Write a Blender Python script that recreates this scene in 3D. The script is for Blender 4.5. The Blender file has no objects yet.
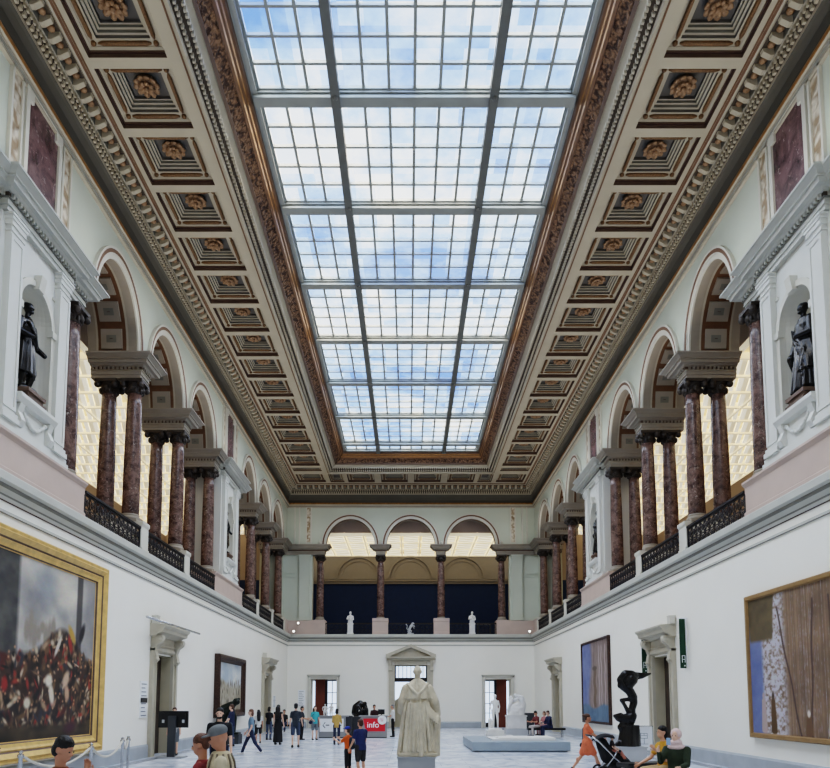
SKY_L = 5.0; UP_E = 120; VIEW = 'Filmic'; LOOK = 'High Contrast'; EXPO = 0.85; LAY = .42
import bpy, bmesh, math, random
import numpy as np
from mathutils import Vector, Matrix
random.seed(7)
PI = math.pi
C = bpy.context.scene.collection
S = 1.1                       # everything is laid out in units of 1.1 m and scaled once at the end

# ------------------------------------------------------------------ materials
def new_mat(name):
    m = bpy.data.materials.new(name); m.use_nodes = True
    nt = m.node_tree
    return m, nt, nt.nodes['Principled BSDF']

def lin(c):
    return tuple((v/12.92 if v <= .04045 else ((v+.055)/1.055)**2.4) for v in c[:3]) + (1,)

def rgb(r, g, b): return lin((r/255, g/255, b/255))

def mat(name, col, rough=.6, metal=0., var=.08, scale=3., bump=0., bscale=40., col2=None, spec=None):
    """plain surface with a soft procedural mottling between two tones"""
    m, nt, b = new_mat(name)
    tc = nt.nodes.new('ShaderNodeTexCoord')
    n = nt.nodes.new('ShaderNodeTexNoise'); n.inputs['Scale'].default_value = scale; n.inputs['Detail'].default_value = 5
    nt.links.new(tc.outputs['Object'], n.inputs['Vector'])
    r = nt.nodes.new('ShaderNodeValToRGB')
    c2 = col2 or tuple(max(0, v*(1-var*2)) for v in col[:3]) + (1,)
    r.color_ramp.elements[0].position = .3; r.color_ramp.elements[0].color = c2
    r.color_ramp.elements[1].position = .7; r.color_ramp.elements[1].color = col
    nt.links.new(n.outputs['Fac'], r.inputs['Fac']); nt.links.new(r.outputs['Color'], b.inputs['Base Color'])
    b.inputs['Roughness'].default_value = rough; b.inputs['Metallic'].default_value = metal
    if spec is not None: b.inputs['Specular IOR Level'].default_value = spec
    if bump:
        n2 = nt.nodes.new('ShaderNodeTexNoise'); n2.inputs['Scale'].default_value = bscale; n2.inputs['Detail'].default_value = 4
        nt.links.new(tc.outputs['Object'], n2.inputs['Vector'])
        bp = nt.nodes.new('ShaderNodeBump'); bp.inputs['Strength'].default_value = bump; bp.inputs['Distance'].default_value = .03
        nt.links.new(n2.outputs['Fac'], bp.inputs['Height']); nt.links.new(bp.outputs['Normal'], b.inputs['Normal'])
    return m

def marble_mat(name, base, dark, vein, rough=.25, scale=2.2):
    m, nt, b = new_mat(name)
    tc = nt.nodes.new('ShaderNodeTexCoord')
    oi = nt.nodes.new('ShaderNodeObjectInfo')
    add = nt.nodes.new('ShaderNodeVectorMath'); add.operation = 'ADD'
    mul = nt.nodes.new('ShaderNodeVectorMath'); mul.operation = 'SCALE'; mul.inputs['Scale'].default_value = 40
    nt.links.new(oi.outputs['Random'], mul.inputs[0]); nt.links.new(tc.outputs['Object'], add.inputs[0]); nt.links.new(mul.outputs[0], add.inputs[1])
    n = nt.nodes.new('ShaderNodeTexNoise'); n.inputs['Scale'].default_value = scale; n.inputs['Detail'].default_value = 9; n.inputs['Roughness'].default_value = .7
    n.inputs['Distortion'].default_value = .6
    nt.links.new(add.outputs[0], n.inputs['Vector'])
    r = nt.nodes.new('ShaderNodeValToRGB')
    e = r.color_ramp.elements
    e[0].position = .36; e[0].color = dark
    e[1].position = .60; e[1].color = base
    nt.links.new(n.outputs['Fac'], r.inputs['Fac'])
    v = nt.nodes.new('ShaderNodeTexNoise'); v.inputs['Scale'].default_value = scale*1.7; v.inputs['Detail'].default_value = 10; v.inputs['Roughness'].default_value = .75; v.inputs['Distortion'].default_value = 1.6
    nt.links.new(add.outputs[0], v.inputs['Vector'])
    r2 = nt.nodes.new('ShaderNodeValToRGB'); e = r2.color_ramp.elements
    e[0].position = .57; e[0].color = (0, 0, 0, 1); e[1].position = .70; e[1].color = (1, 1, 1, 1)
    nt.links.new(v.outputs['Fac'], r2.inputs['Fac'])
    mx = nt.nodes.new('ShaderNodeMixRGB'); mx.inputs['Color2'].default_value = vein
    nt.links.new(r2.outputs['Color'], mx.inputs['Fac']); nt.links.new(r.outputs['Color'], mx.inputs['Color1'])
    nt.links.new(mx.outputs['Color'], b.inputs['Base Color'])
    b.inputs['Roughness'].default_value = rough
    return m

def carved_mat(name, col, dark, scale=6.):
    """carved foliage: swirling bump with darker hollows"""
    m, nt, b = new_mat(name)
    tc = nt.nodes.new('ShaderNodeTexCoord')
    n = nt.nodes.new('ShaderNodeTexNoise'); n.inputs['Scale'].default_value = scale*.5; n.inputs['Detail'].default_value = 2
    nt.links.new(tc.outputs['Object'], n.inputs['Vector'])
    mx0 = nt.nodes.new('ShaderNodeMixRGB'); mx0.inputs['Fac'].default_value = .22
    nt.links.new(tc.outputs['Object'], mx0.inputs['Color1']); nt.links.new(n.outputs['Color'], mx0.inputs['Color2'])
    v = nt.nodes.new('ShaderNodeTexVoronoi'); v.inputs['Scale'].default_value = scale; v.feature = 'SMOOTH_F1'
    nt.links.new(mx0.outputs['Color'], v.inputs['Vector'])
    r = nt.nodes.new('ShaderNodeValToRGB'); e = r.color_ramp.elements
    e[0].position = .25; e[0].color = col; e[1].position = .6; e[1].color = dark
    nt.links.new(v.outputs['Distance'], r.inputs['Fac']); nt.links.new(r.outputs['Color'], b.inputs['Base Color'])
    bp = nt.nodes.new('ShaderNodeBump'); bp.inputs['Strength'].default_value = 1.; bp.inputs['Distance'].default_value = .08; bp.invert = True
    nt.links.new(v.outputs['Distance'], bp.inputs['Height']); nt.links.new(bp.outputs['Normal'], b.inputs['Normal'])
    b.inputs['Roughness'].default_value = .5
    return m

def emit_mat(name, col, strength, base=None):
    m, nt, b = new_mat(name)
    tc = nt.nodes.new('ShaderNodeTexCoord')
    n = nt.nodes.new('ShaderNodeTexNoise'); n.inputs['Scale'].default_value = .9; n.inputs['Detail'].default_value = 4
    nt.links.new(tc.outputs['Object'], n.inputs['Vector'])
    r = nt.nodes.new('ShaderNodeValToRGB'); e = r.color_ramp.elements
    e[0].position = .3; e[0].color = tuple(c*.8 for c in col[:3])+(1,); e[1].position = .7; e[1].color = col
    nt.links.new(n.outputs['Fac'], r.inputs['Fac'])
    nt.links.new(r.outputs['Color'], b.inputs['Emission Color']); b.inputs['Emission Strength'].default_value = strength
    b.inputs['Base Color'].default_value = base or col
    b.inputs['Roughness'].default_value = .7
    return m

def attr_mat(name, rough=.55):
    m, nt, b = new_mat(name)
    a = nt.nodes.new('ShaderNodeAttribute'); a.attribute_name = 'paint'
    n = nt.nodes.new('ShaderNodeTexNoise'); n.inputs['Scale'].default_value = 60
    mx = nt.nodes.new('ShaderNodeMixRGB'); mx.blend_type = 'MULTIPLY'; mx.inputs['Fac'].default_value = .25
    nt.links.new(a.outputs['Color'], mx.inputs['Color1']); nt.links.new(n.outputs['Color'], mx.inputs['Color2'])
    nt.links.new(mx.outputs['Color'], b.inputs['Base Color'])
    b.inputs['Roughness'].default_value = rough
    return m

def floor_mat():
    m, nt, b = new_mat('floor_marble')
    tc = nt.nodes.new('ShaderNodeTexCoord')
    br = nt.nodes.new('ShaderNodeTexBrick')
    br.inputs['Scale'].default_value = 1.
    br.inputs['Brick Width'].default_value = 1.5; br.inputs['Row Height'].default_value = .75
    br.inputs['Mortar Size'].default_value = .006; br.inputs['Bias'].default_value = .0
    br.inputs['Color1'].default_value = rgb(226, 230, 236); br.inputs['Color2'].default_value = rgb(206, 213, 222); br.inputs['Mortar'].default_value = rgb(150, 156, 166)
    nt.links.new(tc.outputs['Object'], br.inputs['Vector'])
    n = nt.nodes.new('ShaderNodeTexNoise'); n.inputs['Scale'].default_value = 1.3; n.inputs['Detail'].default_value = 8; n.inputs['Distortion'].default_value = 1.5
    nt.links.new(tc.outputs['Object'], n.inputs['Vector'])
    r = nt.nodes.new('ShaderNodeValToRGB'); e = r.color_ramp.elements
    e[0].position = .35; e[0].color = rgb(196, 204, 214); e[1].position = .6; e[1].color = (1, 1, 1, 1)
    nt.links.new(n.outputs['Fac'], r.inputs['Fac'])
    mx = nt.nodes.new('ShaderNodeMixRGB'); mx.blend_type = 'MULTIPLY'; mx.inputs['Fac'].default_value = .8
    nt.links.new(br.outputs['Color'], mx.inputs['Color1']); nt.links.new(r.outputs['Color'], mx.inputs['Color2'])
    nt.links.new(mx.outputs['Color'], b.inputs['Base Color'])
    b.inputs['Roughness'].default_value = .22
    b.inputs['Specular IOR Level'].default_value = .4
    return m

def glass_mat(name):
    """milky roof glazing: lets the sky through, slightly different in every pane"""
    m, nt, b = new_mat(name)
    nt.nodes.remove(b)
    out = nt.nodes['Material Output']
    tc = nt.nodes.new('ShaderNodeTexCoord')
    mp = nt.nodes.new('ShaderNodeMapping'); mp.inputs['Scale'].default_value = (1/.62, 1/.6, 0)
    nt.links.new(tc.outputs['Object'], mp.inputs['Vector'])
    fl = nt.nodes.new('ShaderNodeVectorMath'); fl.operation = 'FLOOR'; nt.links.new(mp.outputs[0], fl.inputs[0])
    wn = nt.nodes.new('ShaderNodeTexWhiteNoise'); nt.links.new(fl.outputs[0], wn.inputs['Vector'])
    n = nt.nodes.new('ShaderNodeTexNoise'); n.inputs['Scale'].default_value = .22; n.inputs['Detail'].default_value = 5
    nt.links.new(tc.outputs['Object'], n.inputs['Vector'])
    n3 = nt.nodes.new('ShaderNodeTexNoise'); n3.inputs['Scale'].default_value = 2.4; n3.inputs['Detail'].default_value = 6
    nt.links.new(tc.outputs['Object'], n3.inputs['Vector'])
    ad = nt.nodes.new('ShaderNodeMath'); ad.operation = 'MULTIPLY_ADD'; ad.inputs[1].default_value = .16; nt.links.new(wn.outputs['Value'], ad.inputs[0]); nt.links.new(n.outputs['Fac'], ad.inputs[2])
    ad2 = nt.nodes.new('ShaderNodeMath'); ad2.operation = 'MULTIPLY_ADD'; ad2.inputs[1].default_value = .22; nt.links.new(n3.outputs['Fac'], ad2.inputs[0]); nt.links.new(ad.outputs[0], ad2.inputs[2])
    r = nt.nodes.new('ShaderNodeValToRGB'); e = r.color_ramp.elements
    e[0].position = .50; e[0].color = (.21, .35, .82, 1); e[1].position = .84; e[1].color = (.98, 1, 1, 1)
    el = r.color_ramp.elements.new(.68); el.color = (.52, .71, .98, 1)
    nt.links.new(ad2.outputs[0], r.inputs['Fac'])
    tr = nt.nodes.new('ShaderNodeBsdfTransparent'); nt.links.new(r.outputs['Color'], tr.inputs['Color'])
    gl = nt.nodes.new('ShaderNodeBsdfGlossy'); gl.inputs['Roughness'].default_value = .1
    ms = nt.nodes.new('ShaderNodeMixShader'); ms.inputs['Fac'].default_value = .04
    nt.links.new(tr.outputs[0], ms.inputs[1]); nt.links.new(gl.outputs[0], ms.inputs[2])
    nt.links.new(ms.outputs[0], out.inputs['Surface'])
    return m

M = {}
M['lower_wall'] = mat('white_wall_paint', rgb(242, 238, 228), .8, var=.015, scale=.6)
M['baseboard'] = mat('grey_marble_skirting', rgb(176, 182, 188), .4, var=.08, scale=2)
M['black_line'] = mat('black_marble_line', rgb(30, 32, 38), .35)
M['floor'] = floor_mat()
M['ledge'] = mat('grey_green_moulding', rgb(192, 191, 182), .6, var=.05, scale=2)
M['ledge_dark'] = mat('dark_red_fillet', rgb(70, 44, 40), .6)
M['shade_line'] = mat('grey_fillet', rgb(128, 126, 118), .7)
M['pink'] = mat('pink_stone', rgb(196, 176, 164), .6, var=.05, scale=1.5)
M['green_wall'] = mat('pale_green_wall', rgb(200, 203, 188), .8, var=.03, scale=.7)
M['cream'] = mat('cream_stone', rgb(210, 206, 194), .65, var=.04, scale=2)
M['pav'] = mat('pavilion_white', rgb(214, 213, 206), .7, var=.02, scale=1)
M['beige'] = mat('beige_moulding', rgb(180, 171, 154), .65, var=.06, scale=2)
M['taupe'] = mat('taupe_entablature', rgb(158, 149, 136), .65, var=.06, scale=2)
M['brown'] = mat('painted_brown', rgb(116, 84, 60), .55, var=.12, scale=5)
M['gap_shade'] = mat('dark_recess', rgb(84, 74, 64), .8)  # dark backing that paints shade between dentils and modillions
M['darkbrown'] = mat('dark_brown', rgb(108, 88, 76), .6, var=.1, scale=5)
M['gold'] = mat('gilded', rgb(158, 114, 64), .42, metal=.4, var=.2, scale=8)
M['gold_frame'] = mat('gilt_frame', rgb(232, 192, 120), .42, metal=.15, var=.14, scale=5)
M['bronze_gold'] = mat('gilt_bronze_rosette', rgb(168, 136, 106), .5, metal=.2, var=.2, scale=9)
M['laurel'] = mat('laurel_rod', rgb(132, 100, 68), .5, metal=.15, var=.25, scale=30, bump=.4, bscale=30)
M['ceil'] = mat('ceiling_plaster', rgb(184, 174, 155), .75, var=.05, scale=1.2)
M['ceil_dark'] = mat('ceiling_grey_panel', rgb(106, 102, 98), .7, var=.08, scale=2)
M['cove'] = mat('grey_cove', rgb(94, 90, 82), .8, var=.06, scale=1)
M['rinceau'] = carved_mat('carved_foliage', rgb(150, 118, 92), rgb(56, 32, 22), 13)
M['relief'] = carved_mat('carved_pale_relief', rgb(218, 208, 190), rgb(150, 128, 100), 7)
M['red_marble'] = marble_mat('red_marble', rgb(122, 98, 90), rgb(62, 46, 43), rgb(196, 182, 170), scale=4.5)
M['dark_marble'] = marble_mat('dark_red_marble', rgb(116, 90, 92), rgb(64, 48, 52), rgb(190, 170, 166), scale=2.)
M['capital'] = mat('dark_bronze_capital', rgb(74, 66, 60), .5, metal=.2, var=.2, scale=8, bump=.4, bscale=25)
M['iron'] = mat('black_wrought_iron', rgb(44, 42, 46), .5, metal=.3)
M['steel'] = mat('grey_roof_steel', rgb(150, 154, 152), .5, var=.05)
M['steel_dark'] = mat('dark_roof_steel', rgb(108, 110, 108), .5, var=.05)
M['glass'] = glass_mat('roof_glass')
M['navy'] = mat('navy_gallery_wall', rgb(20, 46, 86), .8, var=.06)
M['gal_wall'] = mat('tan_gallery_wall', rgb(140, 122, 106), .8, var=.05, scale=.5)
M['gal_beige'] = mat('beige_gallery_plaster', rgb(172, 154, 136), .8, var=.03)
M['velum'] = emit_mat('laylight_panel', rgb(220, 204, 168), LAY*.5)  # dim tan glow stands in for the shadow between slats
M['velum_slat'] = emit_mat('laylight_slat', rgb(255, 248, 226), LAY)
M['velum_shade'] = emit_mat('laylight_slat_shaded', rgb(250, 236, 204), LAY*.72)  # weaker glow imitates the shaded sides of the pleats
M['gal_back'] = mat('taupe_far_gallery_plaster', rgb(140, 134, 126), .8, var=.03)
M['stone'] = mat('door_stone', rgb(190, 182, 164), .6, var=.06, scale=3)
M['jamb'] = mat('beige_jamb', rgb(186, 176, 152), .6, var=.04)
M['wood_dark'] = mat('dark_door_wood', rgb(70, 58, 50), .5, var=.15, scale=4)
M['redwood'] = mat('red_brown_panel', rgb(112, 54, 36), .5, var=.12)
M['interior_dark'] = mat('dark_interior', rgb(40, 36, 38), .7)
M['interior_lit'] = emit_mat('lit_blue_window', rgb(206, 222, 244), .9)
M['bronze'] = mat('black_bronze', rgb(36, 34, 34), .24, metal=.3, var=.2, scale=5)
M['marble_white'] = mat('white_statue_marble', rgb(226, 224, 220), .5, var=.06, scale=4)
M['marble_old'] = mat('aged_statue_marble', rgb(206, 194, 170), .6, var=.14, scale=5., bump=.25, bscale=14)
M['plinth'] = mat('grey_plinth', rgb(150, 152, 154), .6, var=.03)
M['plinth_light'] = mat('light_grey_plinth', rgb(184, 186, 188), .6, var=.03)
M['platform'] = mat('blue_grey_platform', rgb(148, 160, 170), .5, var=.04)
M['white'] = mat('white_board', rgb(240, 241, 242), .5, var=.01)
M['black'] = mat('black_plastic', rgb(18, 18, 20), .4)
M['charcoal'] = mat('charcoal_panel', rgb(58, 60, 64), .5)
M['desk'] = mat('grey_desk', rgb(146, 146, 146), .5, var=.03)
M['red'] = mat('red_sign', rgb(214, 30, 46), .45, var=.03)
M['chrome'] = mat('brushed_steel', rgb(196, 198, 200), .25, metal=.9)
M['rope'] = mat('white_rope', rgb(214, 208, 196), .8, var=.1, scale=40)
M['green_banner'] = mat('dark_green_banner', rgb(18, 58, 36), .7)
M['frame_brown'] = mat('ornate_brown_frame', rgb(74, 50, 40), .5, var=.3, scale=14, bump=.6, bscale=14)
M['frame_wood'] = mat('oak_frame', rgb(150, 118, 76), .5, var=.12, scale=5)
M['paint'] = attr_mat('oil_paint')
M['lamp'] = emit_mat('spot_bulb', rgb(255, 250, 240), 2.5)
M['mark'] = mat('printed_grey', rgb(110, 116, 126), .6)

def cloth(name, c, rough=.85): 
    k = 'cloth_'+name
    if k not in M: M[k] = mat(name+'_cloth', c, rough, var=.10, scale=14, bump=.15, bscale=30)
    return M[k]
def skin_m(kind):
    k = 'skin_'+kind
    if k not in M: M[k] = mat(k, {'light': rgb(226, 184, 160), 'mid': rgb(208, 158, 130), 'tan': rgb(194, 140, 112)}[kind], .5, var=.05, scale=8)
    return M[k]
def hair_m(kind):
    k = 'hair_'+kind
    if k not in M: M[k] = mat(k, {'black': rgb(24, 20, 20), 'brown': rgb(84, 54, 38), 'auburn': rgb(112, 74, 54), 'grey': rgb(150, 146, 140)}[kind], .5, var=.2, scale=25, bump=.4, bscale=60)
    return M[k]

# ------------------------------------------------------------------ mesh builder
class MB:
    def __init__(s): s.v = []; s.f = []; s.m = []; s.sm = []
    def add(s, verts, faces, mat=0, smooth=False):
        o = len(s.v); s.v += [tuple(p) for p in verts]
        for f in faces: s.f.append([i+o for i in f]); s.m.append(mat); s.sm.append(smooth)
    def hexa(s, p, mat=0):
        s.add(p, [(0, 1, 2, 3), (4, 7, 6, 5), (0, 4, 5, 1), (1, 5, 6, 2), (2, 6, 7, 3), (3, 7, 4, 0)], mat)
    def box(s, x0, x1, y0, y1, z0, z1, mat=0):
        s.hexa([(x0, y0, z0), (x1, y0, z0), (x1, y1, z0), (x0, y1, z0), (x0, y0, z1), (x1, y0, z1), (x1, y1, z1), (x0, y1, z1)], mat)
    def quad(s, a, b, c, d, mat=0): s.add([a, b, c, d], [(0, 1, 2, 3)], mat)
    def poly(s, pts, mat=0): s.add(pts, [tuple(range(len(pts)))], mat)
    def rings(s, rings, cap=True, mat=0, smooth=True, closed=True):
        n = len(rings[0]); vs = [p for r in rings for p in r]; fs = []
        for k in range(len(rings)-1):
            for i in range(n if closed else n-1):
                j = (i+1) % n
                fs.append((k*n+i, k*n+j, (k+1)*n+j, (k+1)*n+i))
        s.add(vs, fs, mat, smooth)
        if cap:
            o = len(s.v)-len(vs)
            s.f.append([o+i for i in range(n)][::-1]); s.m.append(mat); s.sm.append(False)
            s.f.append([o+(len(rings)-1)*n+i for i in range(n)]); s.m.append(mat); s.sm.append(False)
    def lathe(s, cx, cy, prof, n=20, mat=0, cap=True, sx=1, sy=1):
        s.rings([[(cx+r*sx*math.cos(2*PI*i/n), cy+r*sy*math.sin(2*PI*i/n), z) for i in range(n)] for r, z in prof], cap, mat)
    def loft(s, secs, n=20, mat=0, mod=None, cap=True):
        """secs: (cx,cy,z,rx,ry[,rot]); mod(angle,k)->radius factor"""
        R = []
        for k, q in enumerate(secs):
            cx, cy, z, rx, ry = q[:5]; ring = []
            for i in range(n):
                a = 2*PI*i/n; f = mod(a, k/(len(secs)-1)) if mod else 1
                ring.append((cx+rx*f*math.cos(a), cy+ry*f*math.sin(a), z))
            R.append(ring)
        s.rings(R, cap, mat)
    def cap(s, a, b, ra, rb, n=10, mat=0, hs=3):
        """tapered capsule"""
        a = Vector(a); b = Vector(b); d = b-a; L = d.length
        if L < 1e-6: d = Vector((0, 0, 1)); L = 1e-6
        d = d.normalized(); u = d.orthogonal().normalized(); w = d.cross(u)
        R = []
        for k in range(hs+1):
            t = PI/2*(1-k/hs*1.0)*.97; R.append((a-d*ra*math.sin(t), ra*math.cos(t)))
        for k in range(hs+1):
            t = PI/2*(k/hs)*.97; R.append((b+d*rb*math.sin(t), rb*math.cos(t)))
        s.rings([[tuple(c+(u*math.cos(2*PI*i/n)+w*math.sin(2*PI*i/n))*r) for i in range(n)] for c, r in R], True, mat)
    def chain(s, pts, rad, n=10, mat=0):
        for i in range(len(pts)-1): s.cap(pts[i], pts[i+1], rad[i], rad[i+1], n, mat)
    def ell(s, c, r, n=12, mat=0, rot=None):
        rs = []
        for k in range(1, n//2+2):
            t = -PI/2+PI*(k-.5)/(n//2+1)
            ring = []
            for i in range(n):
                p = Vector((r[0]*math.cos(t)*math.cos(2*PI*i/n), r[1]*math.cos(t)*math.sin(2*PI*i/n), r[2]*math.sin(t)))
                if rot: p = rot @ p
                ring.append((c[0]+p.x, c[1]+p.y, c[2]+p.z))
            rs.append(ring)
        s.rings(rs, True, mat)
    def tube(s, pts, r, n=8, mat=0, cap=True):
        pts = [Vector(p) for p in pts]; R = []; u = None
        for i, p in enumerate(pts):
            d = (pts[min(i+1, len(pts)-1)]-pts[max(i-1, 0)]).normalized()
            u = d.orthogonal().normalized() if u is None else (u-d*u.dot(d)).normalized()
            w = d.cross(u)
            R.append([tuple(p+(u*math.cos(2*PI*k/n)+w*math.sin(2*PI*k/n))*r) for k in range(n)])
        s.rings(R, cap, mat)
    def mesh(s, name, mats):
        me = bpy.data.meshes.new(name)
        me.from_pydata(s.v, [], s.f)
        for m in mats: me.materials.append(m)
        me.polygons.foreach_set('material_index', s.m); me.polygons.foreach_set('use_smooth', s.sm)
        bm = bmesh.new(); bm.from_mesh(me); bmesh.ops.recalc_face_normals(bm, faces=bm.faces); bm.to_mesh(me); bm.free()
        return me
    def build(s, name, mats, parent=None, **kw):
        if not isinstance(mats, (list, tuple)): mats = [mats]
        me = s.mesh(name, mats)
        o = bpy.data.objects.new(name, me); C.objects.link(o)
        if parent: o.parent = parent
        for k, v in kw.items(): o[k] = v
        return o

def blob(mb, name, material, parent=None, voxel=.016, smooth=6, extra=None, fac=.5):
    """melt closed pieces into one continuous skin"""
    me = mb.mesh(name+'_raw', [material])
    ob = bpy.data.objects.new('raw', me); C.objects.link(ob)
    r = ob.modifiers.new('r', 'REMESH'); r.mode = 'VOXEL'; r.voxel_size = voxel; r.use_smooth_shade = True
    if smooth:
        sm = ob.modifiers.new('s', 'SMOOTH'); sm.iterations = smooth; sm.factor = fac
    dg = bpy.context.evaluated_depsgraph_get()
    new = bpy.data.meshes.new_from_object(ob.evaluated_get(dg))
    bpy.data.objects.remove(ob); bpy.data.meshes.remove(me)
    new.name = name
    if extra:
        bm = bmesh.new(); bm.from_mesh(new)
        em = extra.mesh('x', [material]); bm.from_mesh(em); bm.to_mesh(new); bm.free(); bpy.data.meshes.remove(em)
    new.polygons.foreach_set('use_smooth', [True]*len(new.polygons))
    new.materials.clear(); new.materials.append(material)
    new.polygons.foreach_set('material_index', [0]*len(new.polygons))
    o = bpy.data.objects.new(name, new); C.objects.link(o)
    if parent: o.parent = parent
    return o

def thing(name, label, cat, loc=(0, 0, 0), rotz=0, group=None):
    o = bpy.data.objects.new(name, None); C.objects.link(o)
    o.location = loc; o.rotation_euler = (0, 0, rotz); o.empty_display_size = .2
    o['label'] = label; o['category'] = cat
    if group: o['group'] = group
    return o
def tag(o, label, cat, group=None):
    o['label'] = label; o['category'] = cat
    if group: o['group'] = group
    return o
def struct(o): o['kind'] = 'structure'; return o
def dup(root, loc, label, rotz=0, group=None):
    r = root.copy(); C.objects.link(r); r.location = loc; r.rotation_euler = (0, 0, rotz); r['label'] = label
    if group: r['group'] = group
    for ch in list(root.children):
        c = ch.copy(); C.objects.link(c); c.parent = r
        for g in ch.children:
            d = g.copy(); C.objects.link(d); d.parent = c
    return r
# ------------------------------------------------------------------ the hall
W, YB = 7.75, 43.88           # half width of the lower hall, back wall
Y0 = -4.0                     # wall behind the visitor
XC, HC = -.15, 1.6
def P(side, d, a, z):
    """d = distance from the lower wall face into the hall"""
    if side == 'L': return (-W+d, a, z)
    if side == 'R': return (W-d, a, z)
    return (a, YB-d, z)
def wbox(mb, side, d0, d1, a0, a1, z0, z1, mat=0):
    mb.hexa([P(side, d0, a0, z0), P(side, d1, a0, z0), P(side, d1, a1, z0), P(side, d0, a1, z0),
             P(side, d0, a0, z1), P(side, d1, a0, z1), P(side, d1, a1, z1), P(side, d0, a1, z1)], mat)
def wprism(mb, side, prof, a0, a1, mat=0, ret0=0, ret1=0):
    """closed profile (d,z) run along the wall; the ends return outwards by the projection so the moulding mitres round"""
    n = len(prof); dm = min(p[0] for p in prof)
    A = [P(side, d, a0-ret0*(d-dm), z) for d, z in prof]; B = [P(side, d, a1+ret1*(d-dm), z) for d, z in prof]
    mb.add(A+B, [(i, (i+1) % n, n+(i+1) % n, n+i) for i in range(n)]+[tuple(range(n))[::-1], tuple(range(n, 2*n))], mat)
def wall_grid(mb, side, d, a0, a1, z0, z1, holes, mat=0):
    A = sorted({a0, a1, *[h[0] for h in holes], *[h[1] for h in holes]}); Z = sorted({z0, z1, *[h[2] for h in holes], *[h[3] for h in holes]})
    for i in range(len(A)-1):
        for k in range(len(Z)-1):
            am, zm = (A[i]+A[i+1])/2, (Z[k]+Z[k+1])/2
            if any(h[0] < am < h[1] and h[2] < zm < h[3] for h in holes): continue
            mb.quad(P(side, d, A[i], Z[k]), P(side, d, A[i+1], Z[k]), P(side, d, A[i+1], Z[k+1]), P(side, d, A[i], Z[k+1]), mat)
def ustrip(mb, prof, mats, y0=Y0):
    """moulding profile (d,z) mitred round left, back and right wall"""
    for (d0, z0), (d1, z1), m in zip(prof[:-1], prof[1:], mats):
        A = [(-W+d0, y0, z0), (-W+d0, YB-d0, z0), (W-d0, YB-d0, z0), (W-d0, y0, z0)]
        B = [(-W+d1, y0, z1), (-W+d1, YB-d1, z1), (W-d1, YB-d1, z1), (W-d1, y0, z1)]
        for i in range(3): mb.quad(A[i], A[i+1], B[i+1], B[i], m)

# floor
mb = MB(); mb.quad((-W-.6, Y0, 0), (W+.6, Y0, 0), (W+.6, YB+8, 0), (-W-.6, YB+8, 0))
floor = struct(mb.build('floor', M['floor']))
mb = MB()
for dd in (.28, .44):
    for sgn in (-1, 1): mb.box(sgn*(W-dd)-.03, sgn*(W-dd)+.03, Y0, YB-dd, -.01, .003)
    mb.box(-W+dd, W-dd, YB-dd-.03, YB-dd+.03, -.01, .003)
mb.build('inlaid_border', M['black_line'], floor)

# doors: centre, opening half width, opening height
DOORS = {'L': [(21.6, .72, 3.02), (37.3, .72, 3.02)], 'R': [(21.7, .72, 3.02), (37.1, .72, 3.02)]}
BDOORS = [(-5.45, .8, 3.03), (.0, 1.02, 3.9), (5.45, .8, 3.03)]
WALLS = {}
for side, nm in (('L', 'wall_left'), ('R', 'wall_right')):
    mb = MB()
    wall_grid(mb, side, 0, Y0, YB, 0, 5.13, [(c-h, c+h, 0, z) for c, h, z in DOORS[side]])
    WALLS[side] = struct(mb.build(nm, M['lower_wall']))
mb = MB(); wall_grid(mb, 'B', 0, -W, W, 0, 5.13, [(c-h, c+h, 0, z) for c, h, z in BDOORS])
WALLS['B'] = struct(mb.build('wall_back', M['lower_wall']))
mb = MB(); mb.quad((-W-9, Y0, -0.02), (W+9, Y0, -0.02), (W+9, Y0, 16.4), (-W-9, Y0, 16.4))
struct(mb.build('wall_front', M['lower_wall']))

# baseboards
BH = .38
for side, nm in (('L', 'baseboard_left'), ('R', 'baseboard_right')):
    mb = MB(); cuts = [Y0]+[v for c, h, z in DOORS[side] for v in (c-h-.38, c+h+.38)]+[YB]
    for i in range(0, len(cuts), 2): wprism(mb, side, [(0, 0), (.05, 0), (.05, BH-.05), (.02, BH), (0, BH)], cuts[i], cuts[i+1])
    struct(mb.build(nm, M['baseboard']))
mb = MB(); cuts = [-W]+[v for c, h, z in BDOORS for v in (c-h-.28, c+h+.28)]+[W]
for i in range(0, len(cuts), 2): wprism(mb, 'B', [(0, 0), (.05, 0), (.05, BH-.05), (.02, BH), (0, BH)], cuts[i], cuts[i+1])
struct(mb.build('baseboard_back', M['baseboard']))

# ledge moulding round the hall
mb = MB()
prof = [(0, 5.12), (.035, 5.13), (.035, 5.18), (0, 5.20), (0, 5.32), (0, 5.355), (.03, 5.37), (.06, 5.43), (.06, 5.47), (.13, 5.55), (.16, 5.58), (.16, 5.62), (.22, 5.66), (.22, 5.80), (.20, 5.83), (-.02, 5.85)]
mats = [1, 0, 0, 3, 3, 2, 0, 1, 0, 1, 1, 0, 0, 0, 0]
ustrip(mb, prof, mats)
struct(mb.build('trim_1', [M['ledge'], M['shade_line'], M['ledge_dark'], M['lower_wall']]))

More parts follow.
